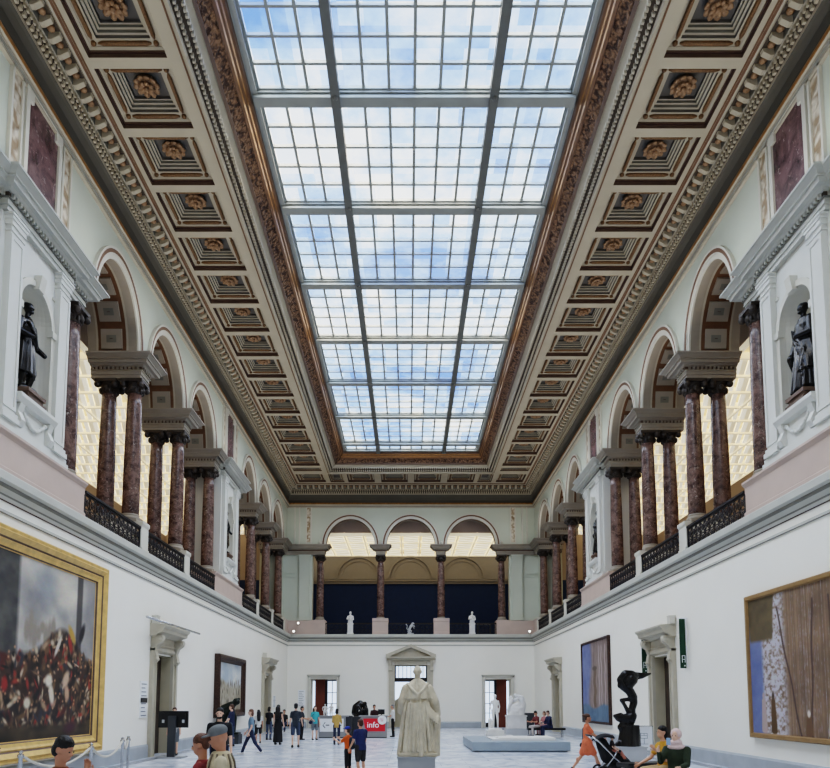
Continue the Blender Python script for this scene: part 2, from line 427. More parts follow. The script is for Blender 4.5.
# ------------------------------------------------------------------ upper storey
ZP, ZC, ZE, ZS, ZT = 6.75, 10.97, 11.58, 11.58, 14.4     # pedestal top, capital top, entablature top, spring, wall top
DU, DCOL, DREAR = -.2, -.45, -1.2                         # arch wall face, column centre, rear column centre
PIERS = [15.95, 19.85, 23.75, 27.55]; PIERS2 = [31.6, 35.1, 38.9, 42.7]
PAVC = [13.85, 29.58]
RX, RZ, BAND = 1.52, 1.73, .30
BACKC = [-3.87, 0, 3.87]; BPIER = [-5.8, -1.935, 1.935, 5.8]
ZB = .0

def arch_pts(c, rx, rz, n=24): return [(c-rx*math.cos(PI*i/n), ZS+rz*math.sin(PI*i/n)) for i in range(n+1)]
def arcade(side, a0, a1, arches, name, parent):
    """wall above the entablature, pierced by arches"""
    mb = MB(); x = a0
    for c, rx in arches:
        if c-rx > x: mb.quad(P(side, DU, x, ZS), P(side, DU, c-rx, ZS), P(side, DU, c-rx, ZT), P(side, DU, x, ZT))
        pts = arch_pts(c, rx, RZ)
        for (p, q), (r, s_) in zip(pts[:-1], pts[1:]): mb.quad(P(side, DU, p, q), P(side, DU, r, s_), P(side, DU, r, ZT), P(side, DU, p, ZT))
        x = c+rx
    mb.quad(P(side, DU, x, ZS), P(side, DU, a1, ZS), P(side, DU, a1, ZT), P(side, DU, x, ZT))
    mb.build(name, M['green_wall'], parent)
def archivolt(side, c, rx, parent):
    mb = MB(); n = 28
    # steps outward: inner white band, grey band, brown line, outer moulding  (offset0, offset1, projection)
    for o0, o1, pr, m in ((0, .11, .05, 0), (.11, .15, .075, 0), (.15, .245, .085, 1), (.245, .30, .10, 0)):
        A = arch_pts(c, rx+o0, RZ+o0, n); B = arch_pts(c, rx+o1, RZ+o1, n)
        for i in range(n):
            mb.hexa([P(side, DU, *A[i]), P(side, DU, *A[i+1]), P(side, DU, *B[i+1]), P(side, DU, *B[i]),
                     P(side, DU+pr, *A[i]), P(side, DU+pr, *A[i+1]), P(side, DU+pr, *B[i+1]), P(side, DU+pr, *B[i])], m)
    mb.build('archivolt', [M['cream'], M['brown']], parent)
def soffit(side, c, rx, parent, depth=1.4):
    mb = MB(); n = 28; d1 = DU-depth
    A = arch_pts(c, rx, RZ, n)
    e_ = min(.24, depth*.2); dd = [DU, DU-e_, DU-e_*1.25, d1+e_*1.25, d1+e_, d1]; mm = [0, 1, 2, 1, 0]
    for i in range(n):
        for k in range(5): mb.quad(P(side, dd[k], *A[i]), P(side, dd[k], *A[i+1]), P(side, dd[k+1], *A[i+1]), P(side, dd[k+1], *A[i]), mm[k])
    # sunk square panels along the curve, one across
    npan = 7 if depth > 1 else 0
    def onarc(t, off): return (c-(rx-off)*math.cos(t), ZS+(RZ-off)*math.sin(t))
    for k in range(npan):
        t0 = PI*(k+.13)/npan; t1 = PI*(k+.87)/npan; da, db = DU-.40, d1+.40
        for ins, off0, off1, m in ((0, 0, .05, 0), (.10, .05, .03, 0), (.16, .05, .07, 3), (.26, .07, .09, 4)):
            f = ins/(.85*(da-db)); ta, tb = t0+(t1-t0)*f, t1-(t1-t0)*f; e0, e1 = da-ins, db+ins
            q = []
            for off in (off0, off1):
                for t, d in ((ta, e0), (tb, e0), (tb, e1), (ta, e1)): q.append(P(side, d, *onarc(t, off)))
            mb.hexa(q, m)
    mb.build('coffered_soffit', [M['taupe'], M['beige'], M['brown'], M['shade_line'], M['ledge_dark']], parent)

# entablature block profile (d from outer face 0 = face of the frieze)
def entab(mb, side, dface, dback, a0, a1, dent=True, z0=ZC, z1=ZE, ends=(1, 1)):
    H = z1-z0
    def pr(lo, hi, p0, p1, m, w=0):
        # frustum ring stepping out from p0 to p1 all round the exposed sides
        for zz0, zz1, pa, pb in ((z0+lo*H, z0+hi*H, p0, p1),):
            q = [(dface+pa, a0-pa*ends[0], zz0), (dface+pa, a1+pa*ends[1], zz0), (dback, a1+pa*ends[1], zz0), (dback, a0-pa*ends[0], zz0),
                 (dface+pb, a0-pb*ends[0], zz1), (dface+pb, a1+pb*ends[1], zz1), (dback, a1+pb*ends[1], zz1), (dback, a0-pb*ends[0], zz1)]
            mb.hexa([P(side, d, a, z) for d, a, z in q], m)
    pr(0, .16, 0, 0, 0); pr(.16, .20, .03, .03, 0); pr(.20, .34, .02, .02, 0); pr(.34, .38, .05, .05, 1)
    pr(.38, .52, .04, .04, 2)
    pr(.52, .60, .08, .14, 0); pr(.60, .74, .24, .26, 0); pr(.74, .79, .30, .30, 0); pr(.79, .93, .30, .40, 0); pr(.93, 1, .42, .42, 0)
    if dent:
        zz0, zz1 = z0+.39*H, z0+.52*H; p = .095
        n = max(1, int((a1-a0+.1)/.12))
        for i in range(n):
            a = a0+(a1-a0)*(i+.25)/n
            wbox(mb, side, dface, dface+p, a, a+(a1-a0)/n*.5, zz0, zz1, 0)
        n = max(1, int((dface-dback)/.12))
        for i in range(n):
            d = dback+(dface-dback)*(i+.25)/n
            for k, (aa, bb) in enumerate(((a0-p, a0), (a1, a1+p))):
                if ends[k]: wbox(mb, side, d, d+(dface-dback)/n*.5, aa, bb, zz0, zz1, 0)
EN = [M['taupe'], M['beige'], M['darkbrown']]
EN_L = [M['ledge'], M['shade_line'], M['gap_shade']]

def knob(mb, side, a):
    p = P(side, DU+.10, a, ZS+.16); mb.ell(p, (.09, .09, .12), 10)

def pilaster(mb, side, d0, d1, a0, a1, z0=6.95, z1=ZC):
    wbox(mb, side, d0, d1, a0, a1, z0, z1)
    for k, (lo, hi, p) in enumerate(((z0, z0+.10, .06), (z0+.10, z0+.18, .035), (z1-.34, z1-.30, .02), (z1-.22, z1-.12, .03), (z1-.12, z1-.05, .05), (z1-.05, z1, .07))):
        wbox(mb, side, d0, d1+p, a0-p, a1+p, lo, hi)
    # sunk face panel drawn with a raised border
    w = .07
    for b in ((a0+.0, a0+w), (a1-w, a1)): wbox(mb, side, d1, d1+.018, b[0], b[1], z0+.31, z1-.47)
    for b in ((z0+.24, z0+.31), (z1-.47, z1-.4)): wbox(mb, side, d1, d1+.018, a0, a1, b[0], b[1])

def pavilion(side, c, parent):
    DF = -.15           # face
    hc = 1.3
    # backing core wall with a real niche
    NW, NZ0, NS = .60, 7.62, 9.56
    mb = MB(); n = 18
    wall_grid(mb, side, DF, c-hc, c+hc, 6.85, ZC, [(c-NW, c+NW, NZ0, NS+NW)])
    pts = [(c-NW*math.cos(PI*i/n), NS+NW*math.sin(PI*i/n)) for i in range(n+1)]
    for (p, q), (r, s_) in zip(pts[:-1], pts[1:]): mb.quad(P(side, DF, p, q), P(side, DF, r, s_), P(side, DF, r, NS+NW), P(side, DF, p, NS+NW))
    # niche: half cylinder and quarter dome
    ND = .50
    cyl = [(-NW*math.cos(PI*i/n), -ND*math.sin(PI*i/n)) for i in range(n+1)]
    for i in range(n):
        a, b = cyl[i], cyl[i+1]
        mb.add([P(side, DF+a[1], c+a[0], NZ0), P(side, DF+b[1], c+b[0], NZ0), P(side, DF+b[1], c+b[0], NS), P(side, DF+a[1], c+a[0], NS)], [(0, 1, 2, 3)], 1, True)
    nd = 10
    for k in range(nd):
        t0, t1 = PI/2*k/nd, PI/2*(k+1)/nd
        for i in range(n):
            q = []
            for a, t in ((i, t0), (i+1, t0), (i+1, t1), (i, t1)):
                q.append(P(side, DF+cyl[a][1]*math.cos(t), c+cyl[a][0]*math.cos(t), NS+NW*math.sin(t)))
            mb.add(q, [(0, 1, 2, 3)], 1, True)
    mb.poly([P(side, DF+b, c+a, NZ0) for a, b in cyl], 1)
    # sides of the core
    for a in (c-hc, c+hc): mb.quad(P(side, DF, a, 6.85), P(side, -1.6, a, 6.85), P(side, -1.6, a, ZC), P(side, DF, a, ZC))
    mb.build('niche_wall', [M['pav'], M['cream']], parent)
    mb = MB()
    for s_ in (-1, 1):
        a0 = c+s_*.73; a1 = c+s_*1.17
        pilaster(mb, side, DF, DF+.12, min(a0, a1), max(a0, a1))
    mb.build('pilaster_pair', M['pav'], parent)
    # niche archivolt, imposts, keystone and sill
    mb = MB(); A = pts; B = [(c-(NW+.13)*math.cos(PI*i/n), NS+(NW+.13)*math.sin(PI*i/n)) for i in range(n+1)]
    for i in range(n):
        mb.hexa([P(side, DF, *A[i]), P(side, DF, *A[i+1]), P(side, DF, *B[i+1]), P(side, DF, *B[i]), P(side, DF+.05, *A[i]), P(side, DF+.05, *A[i+1]), P(side, DF+.05, *B[i+1]), P(side, DF+.05, *B[i])])
    for s_ in (-1, 1):
        a0, a1 = sorted((c+s_*NW, c+s_*(NW+.13)))
        wbox(mb, side, DF, DF+.05, a0, a1, NZ0, NS-.1); wbox(mb, side, DF-.04, DF+.09, a0-.03, a1+.03, NS-.14, NS)
    wprism(mb, side, [(DF, NS+NW-.06), (DF+.12, NS+NW-.06), (DF+.17, NS+NW+.24), (DF, NS+NW+.24)], c-.10, c+.10)
    for s_ in (-1, 1): wbox(mb, side, DF, DF+.03, *sorted((c+s_*(NW+.03), c+s_*(NW+.13))), NS+.75, NS+.8)
    mb.build('niche_surround', M['cream'], parent)
    mb = MB()
    wprism(mb, side, [(DF, 7.42), (DF+.16, 7.46), (DF+.22, 7.56), (DF+.22, 7.63), (DF, 7.63)], c-.72, c+.72)
    wbox(mb, side, DF, DF+.06, c-.62, c+.62, 6.95, 7.44)
    for s_ in (-1, 1):
        wprism(mb, side, [(DF, 6.95), (DF+.14, 6.98), (DF+.20, 7.1), (DF+.12, 7.28), (DF+.18, 7.44), (DF, 7.44)], c+s_*.56-.08, c+s_*.56+.08)
    g = [P(side, DF+.09, c-.42+.84*i/12, 7.36-.24*math.sin(PI*i/12)) for i in range(13)]
    mb.tube(g, .035, 6)
    for q in g[::2]: mb.ell(q, (.05, .05, .05), 8)
    mb.build('garland_sill', M['pav'], parent)
    # pedestal of pink stone
    mb = MB(); a0, a1 = c-2.32, c+2.32
    wprism(mb, side, [(-1.7, 5.83), (-.02, 5.83), (-.02, 6.02), (-.05, 6.05), (-.05, 6.62), (-.02, 6.66), (.02, 6.70), (.02, ZP), (-1.7, ZP)], a0, a1)
    mb.build('pink_pedestal', M['pink'], parent)
    mb = MB(); wbox(mb, side, -1.7, .0, c-1.36, c+1.36, ZP, ZP+.1); wbox(mb, side, -1.7, -.03, c-1.33, c+1.33, ZP+.1, ZP+.2)
    mb.build('pedestal_moulding', M['pav'], parent)
    # entablature: wings over the columns and the projecting centre
    mb = MB(); entab(mb, side, DF-.05, -1.6, a0+.12, a1-.12); entab(mb, side, DF+.10, -1.58, c-hc, c+hc, z0=ZC+.004, z1=ZE+.012)
    mb.build('pavilion_entablature', EN_L, parent)
    # attic with marble panel
    mb = MB(); wbox(mb, side, DU-.1, DU+.06, c-1.32, c+1.32, ZS, ZS+.12)
    for lo, hi in ((-.62, .62),):
        for a, b in ((c-.72, c-.60), (c+.60, c+.72)): wbox(mb, side, DU, DU+.08, a, b, ZS+.2, 14.25)
        for a, b in ((ZS+.2, ZS+.34), (14.1, 14.25)): wbox(mb, side, DU, DU+.08, c-.6, c+.6, a, b)
        for s_ in (-1, 1):
            wbox(mb, side, DU, DU+.08, *sorted((c+s_*.6, c+s_*.46)), 13.86, 14.12)
    for s_ in (-1, 1):
        a0_, a1_ = sorted((c+s_*.80, c+s_*.86)); wbox(mb, side, DU, DU+.07, a0_, a1_, ZS+.12, 14.3)
        a0_, a1_ = sorted((c+s_*1.16, c+s_*1.22)); wbox(mb, side, DU, DU+.07, a0_, a1_, ZS+.12, 14.3)
        wbox(mb, side, DU, DU+.07, *sorted((c+s_*.80, c+s_*1.22)), 14.22, 14.3)
    mb.build('attic_frame', M['cream'], parent)
    mb = MB(); wbox(mb, side, DU, DU+.03, c-.6, c+.6, ZS+.34, 14.1)
    mb.build('attic_marble_panel', M['dark_marble'], parent)
    mb = MB()
    for s_ in (-1, 1): wbox(mb, side, DU, DU+.03, *sorted((c+s_*.86, c+s_*1.16)), ZS+.14, 14.22)
    mb.build('attic_relief', M['relief'], parent)

HCOL = []       # column positions: (x, y, label)
ordn = ['first', 'second', 'third', 'fourth', 'fifth', 'sixth']
for side, sn in (('L', 'left'), ('R', 'right')):
    par = WALLS[side]
    arches = [((PIERS[0]+PIERS[1])/2, 1.36), ((PIERS[1]+PIERS[2])/2, RX), ((PIERS[2]+PIERS[3])/2, RX),
              ((PIERS2[0]+PIERS2[1])/2, 1.36), ((PIERS2[1]+PIERS2[2])/2, RX), ((PIERS2[2]+PIERS2[3])/2, RX)]
    arcade(side, Y0, YB+.2, arches, 'arcade_wall', par)
    for c, rx in arches: archivolt(side, c, rx, par); soffit(side, c, rx, par)
    mb = MB(); wall_grid(mb, side, DU, Y0, PAVC[0]-1.2, 5.83, ZS, []); mb.build('near_upper_wall', M['pav'], par)
    for c in PAVC: pavilion(side, c, par)
    for y in PIERS[1:3]+PIERS2[1:3]:
        mb = MB(); entab(mb, side, DU+.02, -1.62, y-.30, y+.30); mb.build('pier_entablature', EN, par)
    for y, e in ((PIERS[3], (1, 0)),):
        mb = MB(); entab(mb, side, DU+.02, -1.62, y-.30, y+.30, ends=e); mb.build('pier_entablature', EN, par)
    mb = MB(); entab(mb, side, DU+.02, -1.62, PIERS2[3]-.30, YB+.25, ends=(1, 0)); mb.build('corner_entablature', EN, par)
    mb = MB()
    for y in PIERS[1:3]+PIERS2[1:]: knob(mb, side, y)
    mb.build('scroll_knobs', M['cream'], par)
    # back face of the arcade toward the gallery
    for y in PIERS[1:3]+PIERS2[1:]:
        mb = MB(); wprism(mb, side, [(-1.75, 5.83), (.02, 5.83), (.02, 5.98), (-.01, 6.0), (-.01, 6.60), (.03, 6.66), (.03, ZP), (-1.75, ZP)], y-.27, y+.27)
        mb.build('column_pedestal', M['cream'], par)
    # solid corner beyond the last pair
    mb = MB(); wbox(mb, side, -1.7, -.42, PIERS2[3]+.42, YB+.4, 5.83, ZC); mb.build('corner_pier', M['green_wall'], par)
    mb = MB(); wbox(mb, side, -1.6, .0, PIERS2[3]+.27, YB+.3, 5.83, ZP); mb.build('corner_pedestal', M['pink'], par)
    xf, xr = P(side, DCOL, 0, 0)[0], P(side, DREAR, 0, 0)[0]
    HCOL.append((xf, PIERS[0], f'red marble column beside the near {sn} niche, against the white pilaster'))
    k = 0
    for y in PIERS[1:]+PIERS2[1:]:
        HCOL.append((xf, y, f'hall side red marble column of the {ordn[k]} pair from the near {sn} niche'))
        HCOL.append((xr, y, f'gallery side red marble column of the {ordn[k]} pair from the near {sn} niche'))
        k += 1

# ------------------------------------------------------------------ back arcade
par = WALLS['B']
arcade('B', -W-.3, W+.3, [(c, RX+.03) for c in BACKC], 'arcade_wall', par)
for c in BACKC: archivolt('B', c, RX+.03, par); soffit('B', c, RX+.03, par, .42)
for x in BPIER[1:3]:
    mb = MB(); entab(mb, 'B', DU+.0, -.75, x-.28, x+.28, dent=False); mb.build('pier_entablature', EN, par)
for s_ in (-1, 1):
    a0, a1 = sorted((s_*5.52, s_*(W+.25)))
    mb = MB(); entab(mb, 'B', DU+.0, -.75, a0, a1, dent=False, ends=(1, 0) if s_ > 0 else (0, 1)); mb.build('corner_entablature', EN, par)
    mb = MB(); wbox(mb, 'B', -.9, -.32, *sorted((s_*6.30, s_*(W+.6))), 5.83, ZC); mb.build('corner_wall_panel', M['green_wall'], par)
    mb = MB(); pilaster(mb, 'B', -.32, -.18, *sorted((s_*6.45, s_*7.12)), z0=6.75); mb.build('pilaster', M['green_wall'], par)
    mb = MB()
    for z in (9.55, 9.75): wbox(mb, 'B', -.32, -.27, *sorted((s_*7.2, s_*8.2)), z, z+.06)
    mb.build('panel_moulding', M['green_wall'], par)
    mb = MB(); wbox(mb, 'B', -.9, -.02, *sorted((s_*5.45, s_*(W+.2))), 5.83, ZP-.03); wbox(mb, 'B', -.9, .02, *sorted((s_*5.4, s_*6.3)), 5.83, ZP)
    mb.build('pink_pedestal', M['pink'], par)
    mb = MB()
    for a, b in ((6.35, 6.44), (6.66, 6.72)): wbox(mb, 'B', DU, DU+.05, *sorted((s_*a, s_*b)), ZS+.1, 14.3)
    for a, b in ((7.1, 7.18), (7.4, 7.48)): wbox(mb, 'B', DU, DU+.06, *sorted((s_*a, s_*b)), ZS+.1, 14.3)
    mb.build('attic_frame', M['cream'], par)
    mb = MB(); wbox(mb, 'B', DU, DU+.03, *sorted((s_*6.44, s_*6.66)), ZS+.2, 14.2); mb.build('attic_relief', M['relief'], par)
for x in BPIER[1:3]:
    mb = MB(); wprism(mb, 'B', [(-.9, 5.83), (.03, 5.83), (.03, 5.98), (0, 6.0), (0, 6.62), (.03, 6.68), (.03, ZP+.12), (-.9, ZP+.12)], x-.5, x+.5)
    mb.build('column_pedestal', M['pink'], par)
mb = MB()
for x in BPIER: knob(mb, 'B', x-.0)
mb.build('scroll_knobs', M['cream'], par)
for i, x in enumerate(BPIER):
    HCOL.append((x, YB-DCOL, f'red marble column {["at the left end", "left of centre", "right of centre", "at the right end"][i]} of the far end balcony'))

# columns
def make_column(x, y, label):
    t = thing('marble_column', label, 'column', (x, y, 0), 0, 'red marble gallery columns')
    mb = MB(); mb.box(-.29, .29, -.29, .29, ZP-.02, ZP+.07)
    mb.lathe(0, 0, [(.28, ZP+.07), (.295, ZP+.11), (.28, ZP+.15), (.245, ZP+.165), (.24, ZP+.19), (.26, ZP+.21), (.24, ZP+.24)], 24)
    mb.build('column_base', M['taupe'], t)
    mb = MB(); z0, z1 = ZP+.24, ZC-.40
    mb.lathe(0, 0, [(.238-.035*max(0, k/12-.3)**1.4/.6, z0+(z1-z0)*k/12) for k in range(13)], 28)
    mb.build('shaft', M['red_marble'], t)
    mb = MB(); mb.lathe(0, 0, [(.205, z1), (.235, z1+.03), (.205, z1+.06), (.21, z1+.18), (.25, z1+.26), (.30, z1+.32)], 20)
    mb.box(-.31, .31, -.31, .31, ZC-.09, ZC+.0)
    for sx in (-1, 1):
        for sy in (-1, 1):
            mb.ell((sx*.25, sy*.25, ZC-.16), (.095, .095, .10), 10)
        mb.ell((sx*.24, 0, ZC-.26), (.07, .09, .10), 8); mb.ell((0, sx*.24, ZC-.26), (.09, .07, .10), 8)
    for k in range(8): mb.ell((.225*math.cos(k*PI/4+.39), .225*math.sin(k*PI/4+.39), ZC-.30), (.05, .05, .09), 8)
    mb.build('capital', M['capital'], t)
    return t
proto = None
for x, y, lab in HCOL:
    if proto is None: proto = make_column(x, y, lab)
    else: dup(proto, (x, y, 0), lab)

# wrought iron balustrades
def balustrade(side, a0, a1, label, d=-.06, z0=5.84, h=.74):
    c = (a0+a1)/2; ox = P(side, d, c, z0)
    t = thing('iron_balustrade', label, 'balustrade', ox, 0, 'wrought iron gallery balustrades')
    L = a1-a0
    def Q(u, w, z): # u along, w across
        q = P(side, d+w, c+u, z0+z); return (q[0]-ox[0], q[1]-ox[1], q[2]-ox[2])
    def bar(mb, u0, u1, z0_, z1_, w=.02):
        mb.hexa([Q(u0, -w, z0_), Q(u1, -w, z0_), Q(u1, w, z0_), Q(u0, w, z0_), Q(u0, -w, z1_), Q(u1, -w, z1_), Q(u1, w, z1_), Q(u0, w, z1_)])
    mb = MB(); bar(mb, -L/2, L/2, h-.06, h, .045); bar(mb, -L/2, L/2, h-.10, h-.07, .02); mb.build('top_rail', M['iron'], t)
    mb = MB(); bar(mb, -L/2, L/2, 0, .06, .03); mb.build('bottom_rail', M['iron'], t)
    mb = MB(); n = max(4, round(L/.28)); st = L/n; zt = h-.10
    for i in range(n+1):
        u = -L/2+i*st; w_ = .022 if i in (0, n) else .011
        bar(mb, u-w_, u+w_, .05, zt, w_)
    for i in range(n):
        u = -L/2+i*st
        for za, zb in ((.07, zt/2), (zt/2, zt)):
            for f in (0, 1):
                p0 = (u+.02, za) if f == 0 else (u+st-.02, za); p1 = (u+st-.02, zb) if f == 0 else (u+.02, zb)
                mb.tube([Q(p0[0], 0, p0[1]), Q(p1[0], 0, p1[1])], .012, 4)
            cm = u+st/2; zm = (za+zb)/2
            mb.tube([Q(cm+.075*math.cos(2*PI*k/10), 0, zm+.075*math.sin(2*PI*k/10)) for k in range(11)], .013, 4)
    bar(mb, -L/2, L/2, zt/2-.012, zt/2+.012, .012)
    mb.build('grille', M['iron'], t)
for side, sn in (('L', 'left'), ('R', 'right')):
    segs = [(PAVC[0]+2.32, PIERS[1]-.27), (PIERS[1]+.27, PIERS[2]-.27), (PIERS[2]+.27, PAVC[1]-2.32), (PAVC[1]+2.32, PIERS2[1]-.27), (PIERS2[1]+.27, PIERS2[2]-.27), (PIERS2[2]+.27, PIERS2[3]-.27)]
    where = ['nearest to the viewer', 'second from the near niche', 'third from the near niche', 'just past the far niche', 'last but one before the corner', 'in the far corner']
    for (a, b), w_ in zip(segs, where): balustrade(side, a, b, f'black wrought iron balustrade panel on the {sn} gallery, {w_}')
for i, (a, b) in enumerate(((-5.4, -2.44), (-1.43, 1.43), (2.44, 5.4))):
    balustrade('B', a, b, f'black wrought iron balustrade under the {["left", "middle", "right"][i]} arch of the far balcony')

# ------------------------------------------------------------------ galleries behind the arcades
ZL, ZLT = 12.6, 14.6
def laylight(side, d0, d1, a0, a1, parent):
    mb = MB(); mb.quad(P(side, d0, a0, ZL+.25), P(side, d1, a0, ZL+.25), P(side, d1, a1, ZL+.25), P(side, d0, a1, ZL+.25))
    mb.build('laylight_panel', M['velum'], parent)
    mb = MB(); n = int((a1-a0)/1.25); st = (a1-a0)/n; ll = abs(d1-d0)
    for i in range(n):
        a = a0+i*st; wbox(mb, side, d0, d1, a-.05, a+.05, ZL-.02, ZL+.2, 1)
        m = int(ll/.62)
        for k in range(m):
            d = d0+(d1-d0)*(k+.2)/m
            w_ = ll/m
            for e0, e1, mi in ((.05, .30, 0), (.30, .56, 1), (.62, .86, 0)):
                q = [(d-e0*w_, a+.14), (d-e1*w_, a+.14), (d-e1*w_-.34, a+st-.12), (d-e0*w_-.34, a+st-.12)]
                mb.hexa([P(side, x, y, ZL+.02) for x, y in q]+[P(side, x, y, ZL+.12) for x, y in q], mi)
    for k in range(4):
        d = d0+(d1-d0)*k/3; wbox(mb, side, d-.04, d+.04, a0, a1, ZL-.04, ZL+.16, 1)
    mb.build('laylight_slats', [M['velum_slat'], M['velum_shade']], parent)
for side, par in (('L', WALLS['L']), ('R', WALLS['R'])):
    y0, y1 = 9.0, 45.6
    mb = MB()
    mb.quad(P(side, -.05, y0, 5.82), P(side, -8.6, y0, 5.82), P(side, -8.6, y1, 5.82), P(side, -.05, y1, 5.82))
    mb.build('gallery_floor', M['gal_wall'], par)
    mb = MB(); mb.quad(P(side, -8.5, y0, 5.8), P(side, -8.5, y1, 5.8), P(side, -8.5, y1, 13), P(side, -8.5, y0, 13))
    mb.quad(P(side, -1.6, y0, 5.8), P(side, -8.6, y0, 5.8), P(side, -8.6, y0, 14.6), P(side, -1.6, y0, 14.6))
    mb.build('gallery_wall', M['gal_wall'], par)
    mb = MB(); mb.quad(P(side, -1.7, y1, 5.8), P(side, -8.6, y1, 5.8), P(side, -8.6, y1, 9.6), P(side, -1.7, y1, 9.6)); mb.build('gallery_end_wall', M['navy'], par)
    mb = MB(); mb.quad(P(side, -2.6, y0, ZL-.02), P(side, -2.6, y1, ZL-.02), P(side, -2.6, y1, ZLT), P(side, -2.6, y0, ZLT))
    mb.quad(P(side, -1.5, y0, ZLT), P(side, -2.6, y0, ZLT), P(side, -2.6, y1, ZLT), P(side, -1.5, y1, ZLT))
    mb.quad(P(side, -1.7, y1, 9.6), P(side, -8.6, y1, 9.6), P(side, -8.6, y1, 14.6), P(side, -1.7, y1, 14.6))
    mb.build('gallery_cove', M['gal_beige'], par)
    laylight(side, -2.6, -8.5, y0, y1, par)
    # gallery-side face of the arcade wall
    mb = MB(); wall_grid(mb, side, -1.62, Y0, PAVC[0]-2.2, 5.83, 14.6, []); mb.build('gallery_partition', M['gal_beige'], par)
par = WALLS['B']
mb = MB(); mb.quad((-W-.6, YB+.05, 5.82), (W+.6, YB+.05, 5.82), (W+.6, YB+8.4, 5.82), (-W-.6, YB+8.4, 5.82)); mb.build('gallery_floor', M['gal_wall'], par)
mb = MB(); yb = YB+8.3
mb.quad((-9.4, yb, 5.8), (9.4, yb, 5.8), (9.4, yb, 10.55), (-9.4, yb, 10.55))
for s_ in (-1, 1): mb.quad((s_*7.4, YB+1.0, 5.8), (s_*7.4, yb, 5.8), (s_*7.4, yb, 10.55), (s_*7.4, YB+1.0, 10.55))
mb.build('navy_wall', M['navy'], par)
mb = MB(); mb.quad((-9.4, yb, 10.55), (9.4, yb, 10.55), (9.4, yb, 14.6), (-9.4, yb, 14.6))
mb2 = MB(); mb2.quad((-9.4, YB+1.75, ZL), (9.4, YB+1.75, ZL), (9.4, YB+1.75, 14.6), (-9.4, YB+1.75, 14.6)); mb2.build('gallery_fascia', M['pink'], par)
mb.quad((-9.4, YB+.3, 14.6), (9.4, YB+.3, 14.6), (9.4, YB+1.75, 14.6), (-9.4, YB+1.75, 14.6))
for s_ in (-1, 1): mb.quad((s_*8.2, YB+.3, 10.5), (s_*8.2, yb, 10.5), (s_*8.2, yb, 14.6), (s_*8.2, YB+.3, 14.6))
mb.build('gallery_plaster', M['gal_back'], par)
mb = MB()
for zz, p in ((10.45, .12), (10.62, .2), (10.8, .06)): mb.box(-9, 9, yb-p, yb, zz, zz+.12)
for c in (-3.9, 0, 3.9):
    for o, pr in ((1.72, .12), (1.45, .05)):
        A = [(c-o*math.cos(PI*i/24), yb-pr, 10.9+o*.98*math.sin(PI*i/24)) for i in range(25)]; B = [(c-(o-.16)*math.cos(PI*i/24), yb-pr, 10.9+(o-.16)*.98*math.sin(PI*i/24)) for i in range(25)]
        for i in range(24):
            q = [A[i], A[i+1], B[i+1], B[i]]; mb.hexa([(x, yb, z) for x, y, z in q]+q)
mb.build('lunette_moulding', M['gal_back'], par)
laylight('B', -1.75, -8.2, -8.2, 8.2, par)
# ------------------------------------------------------------------ cornice under the ceiling
CZ = 15.4
mb = MB()
prof = [(-.2, 14.02), (-.13, 14.04), (-.13, 14.10), (-.09, 14.13), (-.09, 14.20), (-.05, 14.22), (-.03, 14.28), (-.05, 14.33), (-.14, 14.35), (-.14, 14.52), (-.09, 14.68), (.0, 14.80), (.07, 14.82), (.07, 14.90), (.14, 15.0), (.15, 15.14), (.19, 15.16), (.19, 15.33), (.45, 15.33), (.45, 15.37), (.50, 15.375), (.55, 15.40)]
mats = [0, 0, 1, 0, 0, 2, 2, 1, 3, 3, 3, 3, 0, 6, 6, 0, 1, 6, 0, 0, 5, 5]
ustrip(mb, prof, mats)
cornice = struct(mb.build('trim_2', [M['beige'], M['shade_line'], M['gold'], M['cove'], M['ceil'], M['brown'], M['gap_shade']]))
def along(fn, step):
    """call fn(side, a) along the three walls"""
    n = int((YB+.2-6)/step)
    for i in range(n):
        for s in 'LR': fn(s, 6+i*step)
    n = int((2*W-.4)/step)
    for i in range(n): fn('B', -W+.2+(i+.5)*(2*W-.4)/n)
mb = MB()
along(lambda s, a: wbox(mb, s, .08, .145, a, a+.07, 14.90, 15.0), .14)
along(lambda s, a: wbox(mb, s, .14, .185, a, a+.06, 15.02, 15.12), .12)
mb.build('egg_and_dart', M['ceil'], cornice)
mb = MB()
def modil(s, a):
    wprism(mb, s, [(.18, 15.17), (.26, 15.165), (.42, 15.25), (.43, 15.33), (.18, 15.33)], a, a+.12)
along(modil, .36)
mb.build('modillions', M['ceil'], cornice)
mb = MB()
along(lambda s, a: mb.ell(P(s, .31, a+.24, 15.28), (.085, .085, .06), 7), .36)
mb.build('gilt_flowers', M['bronze_gold'], cornice)

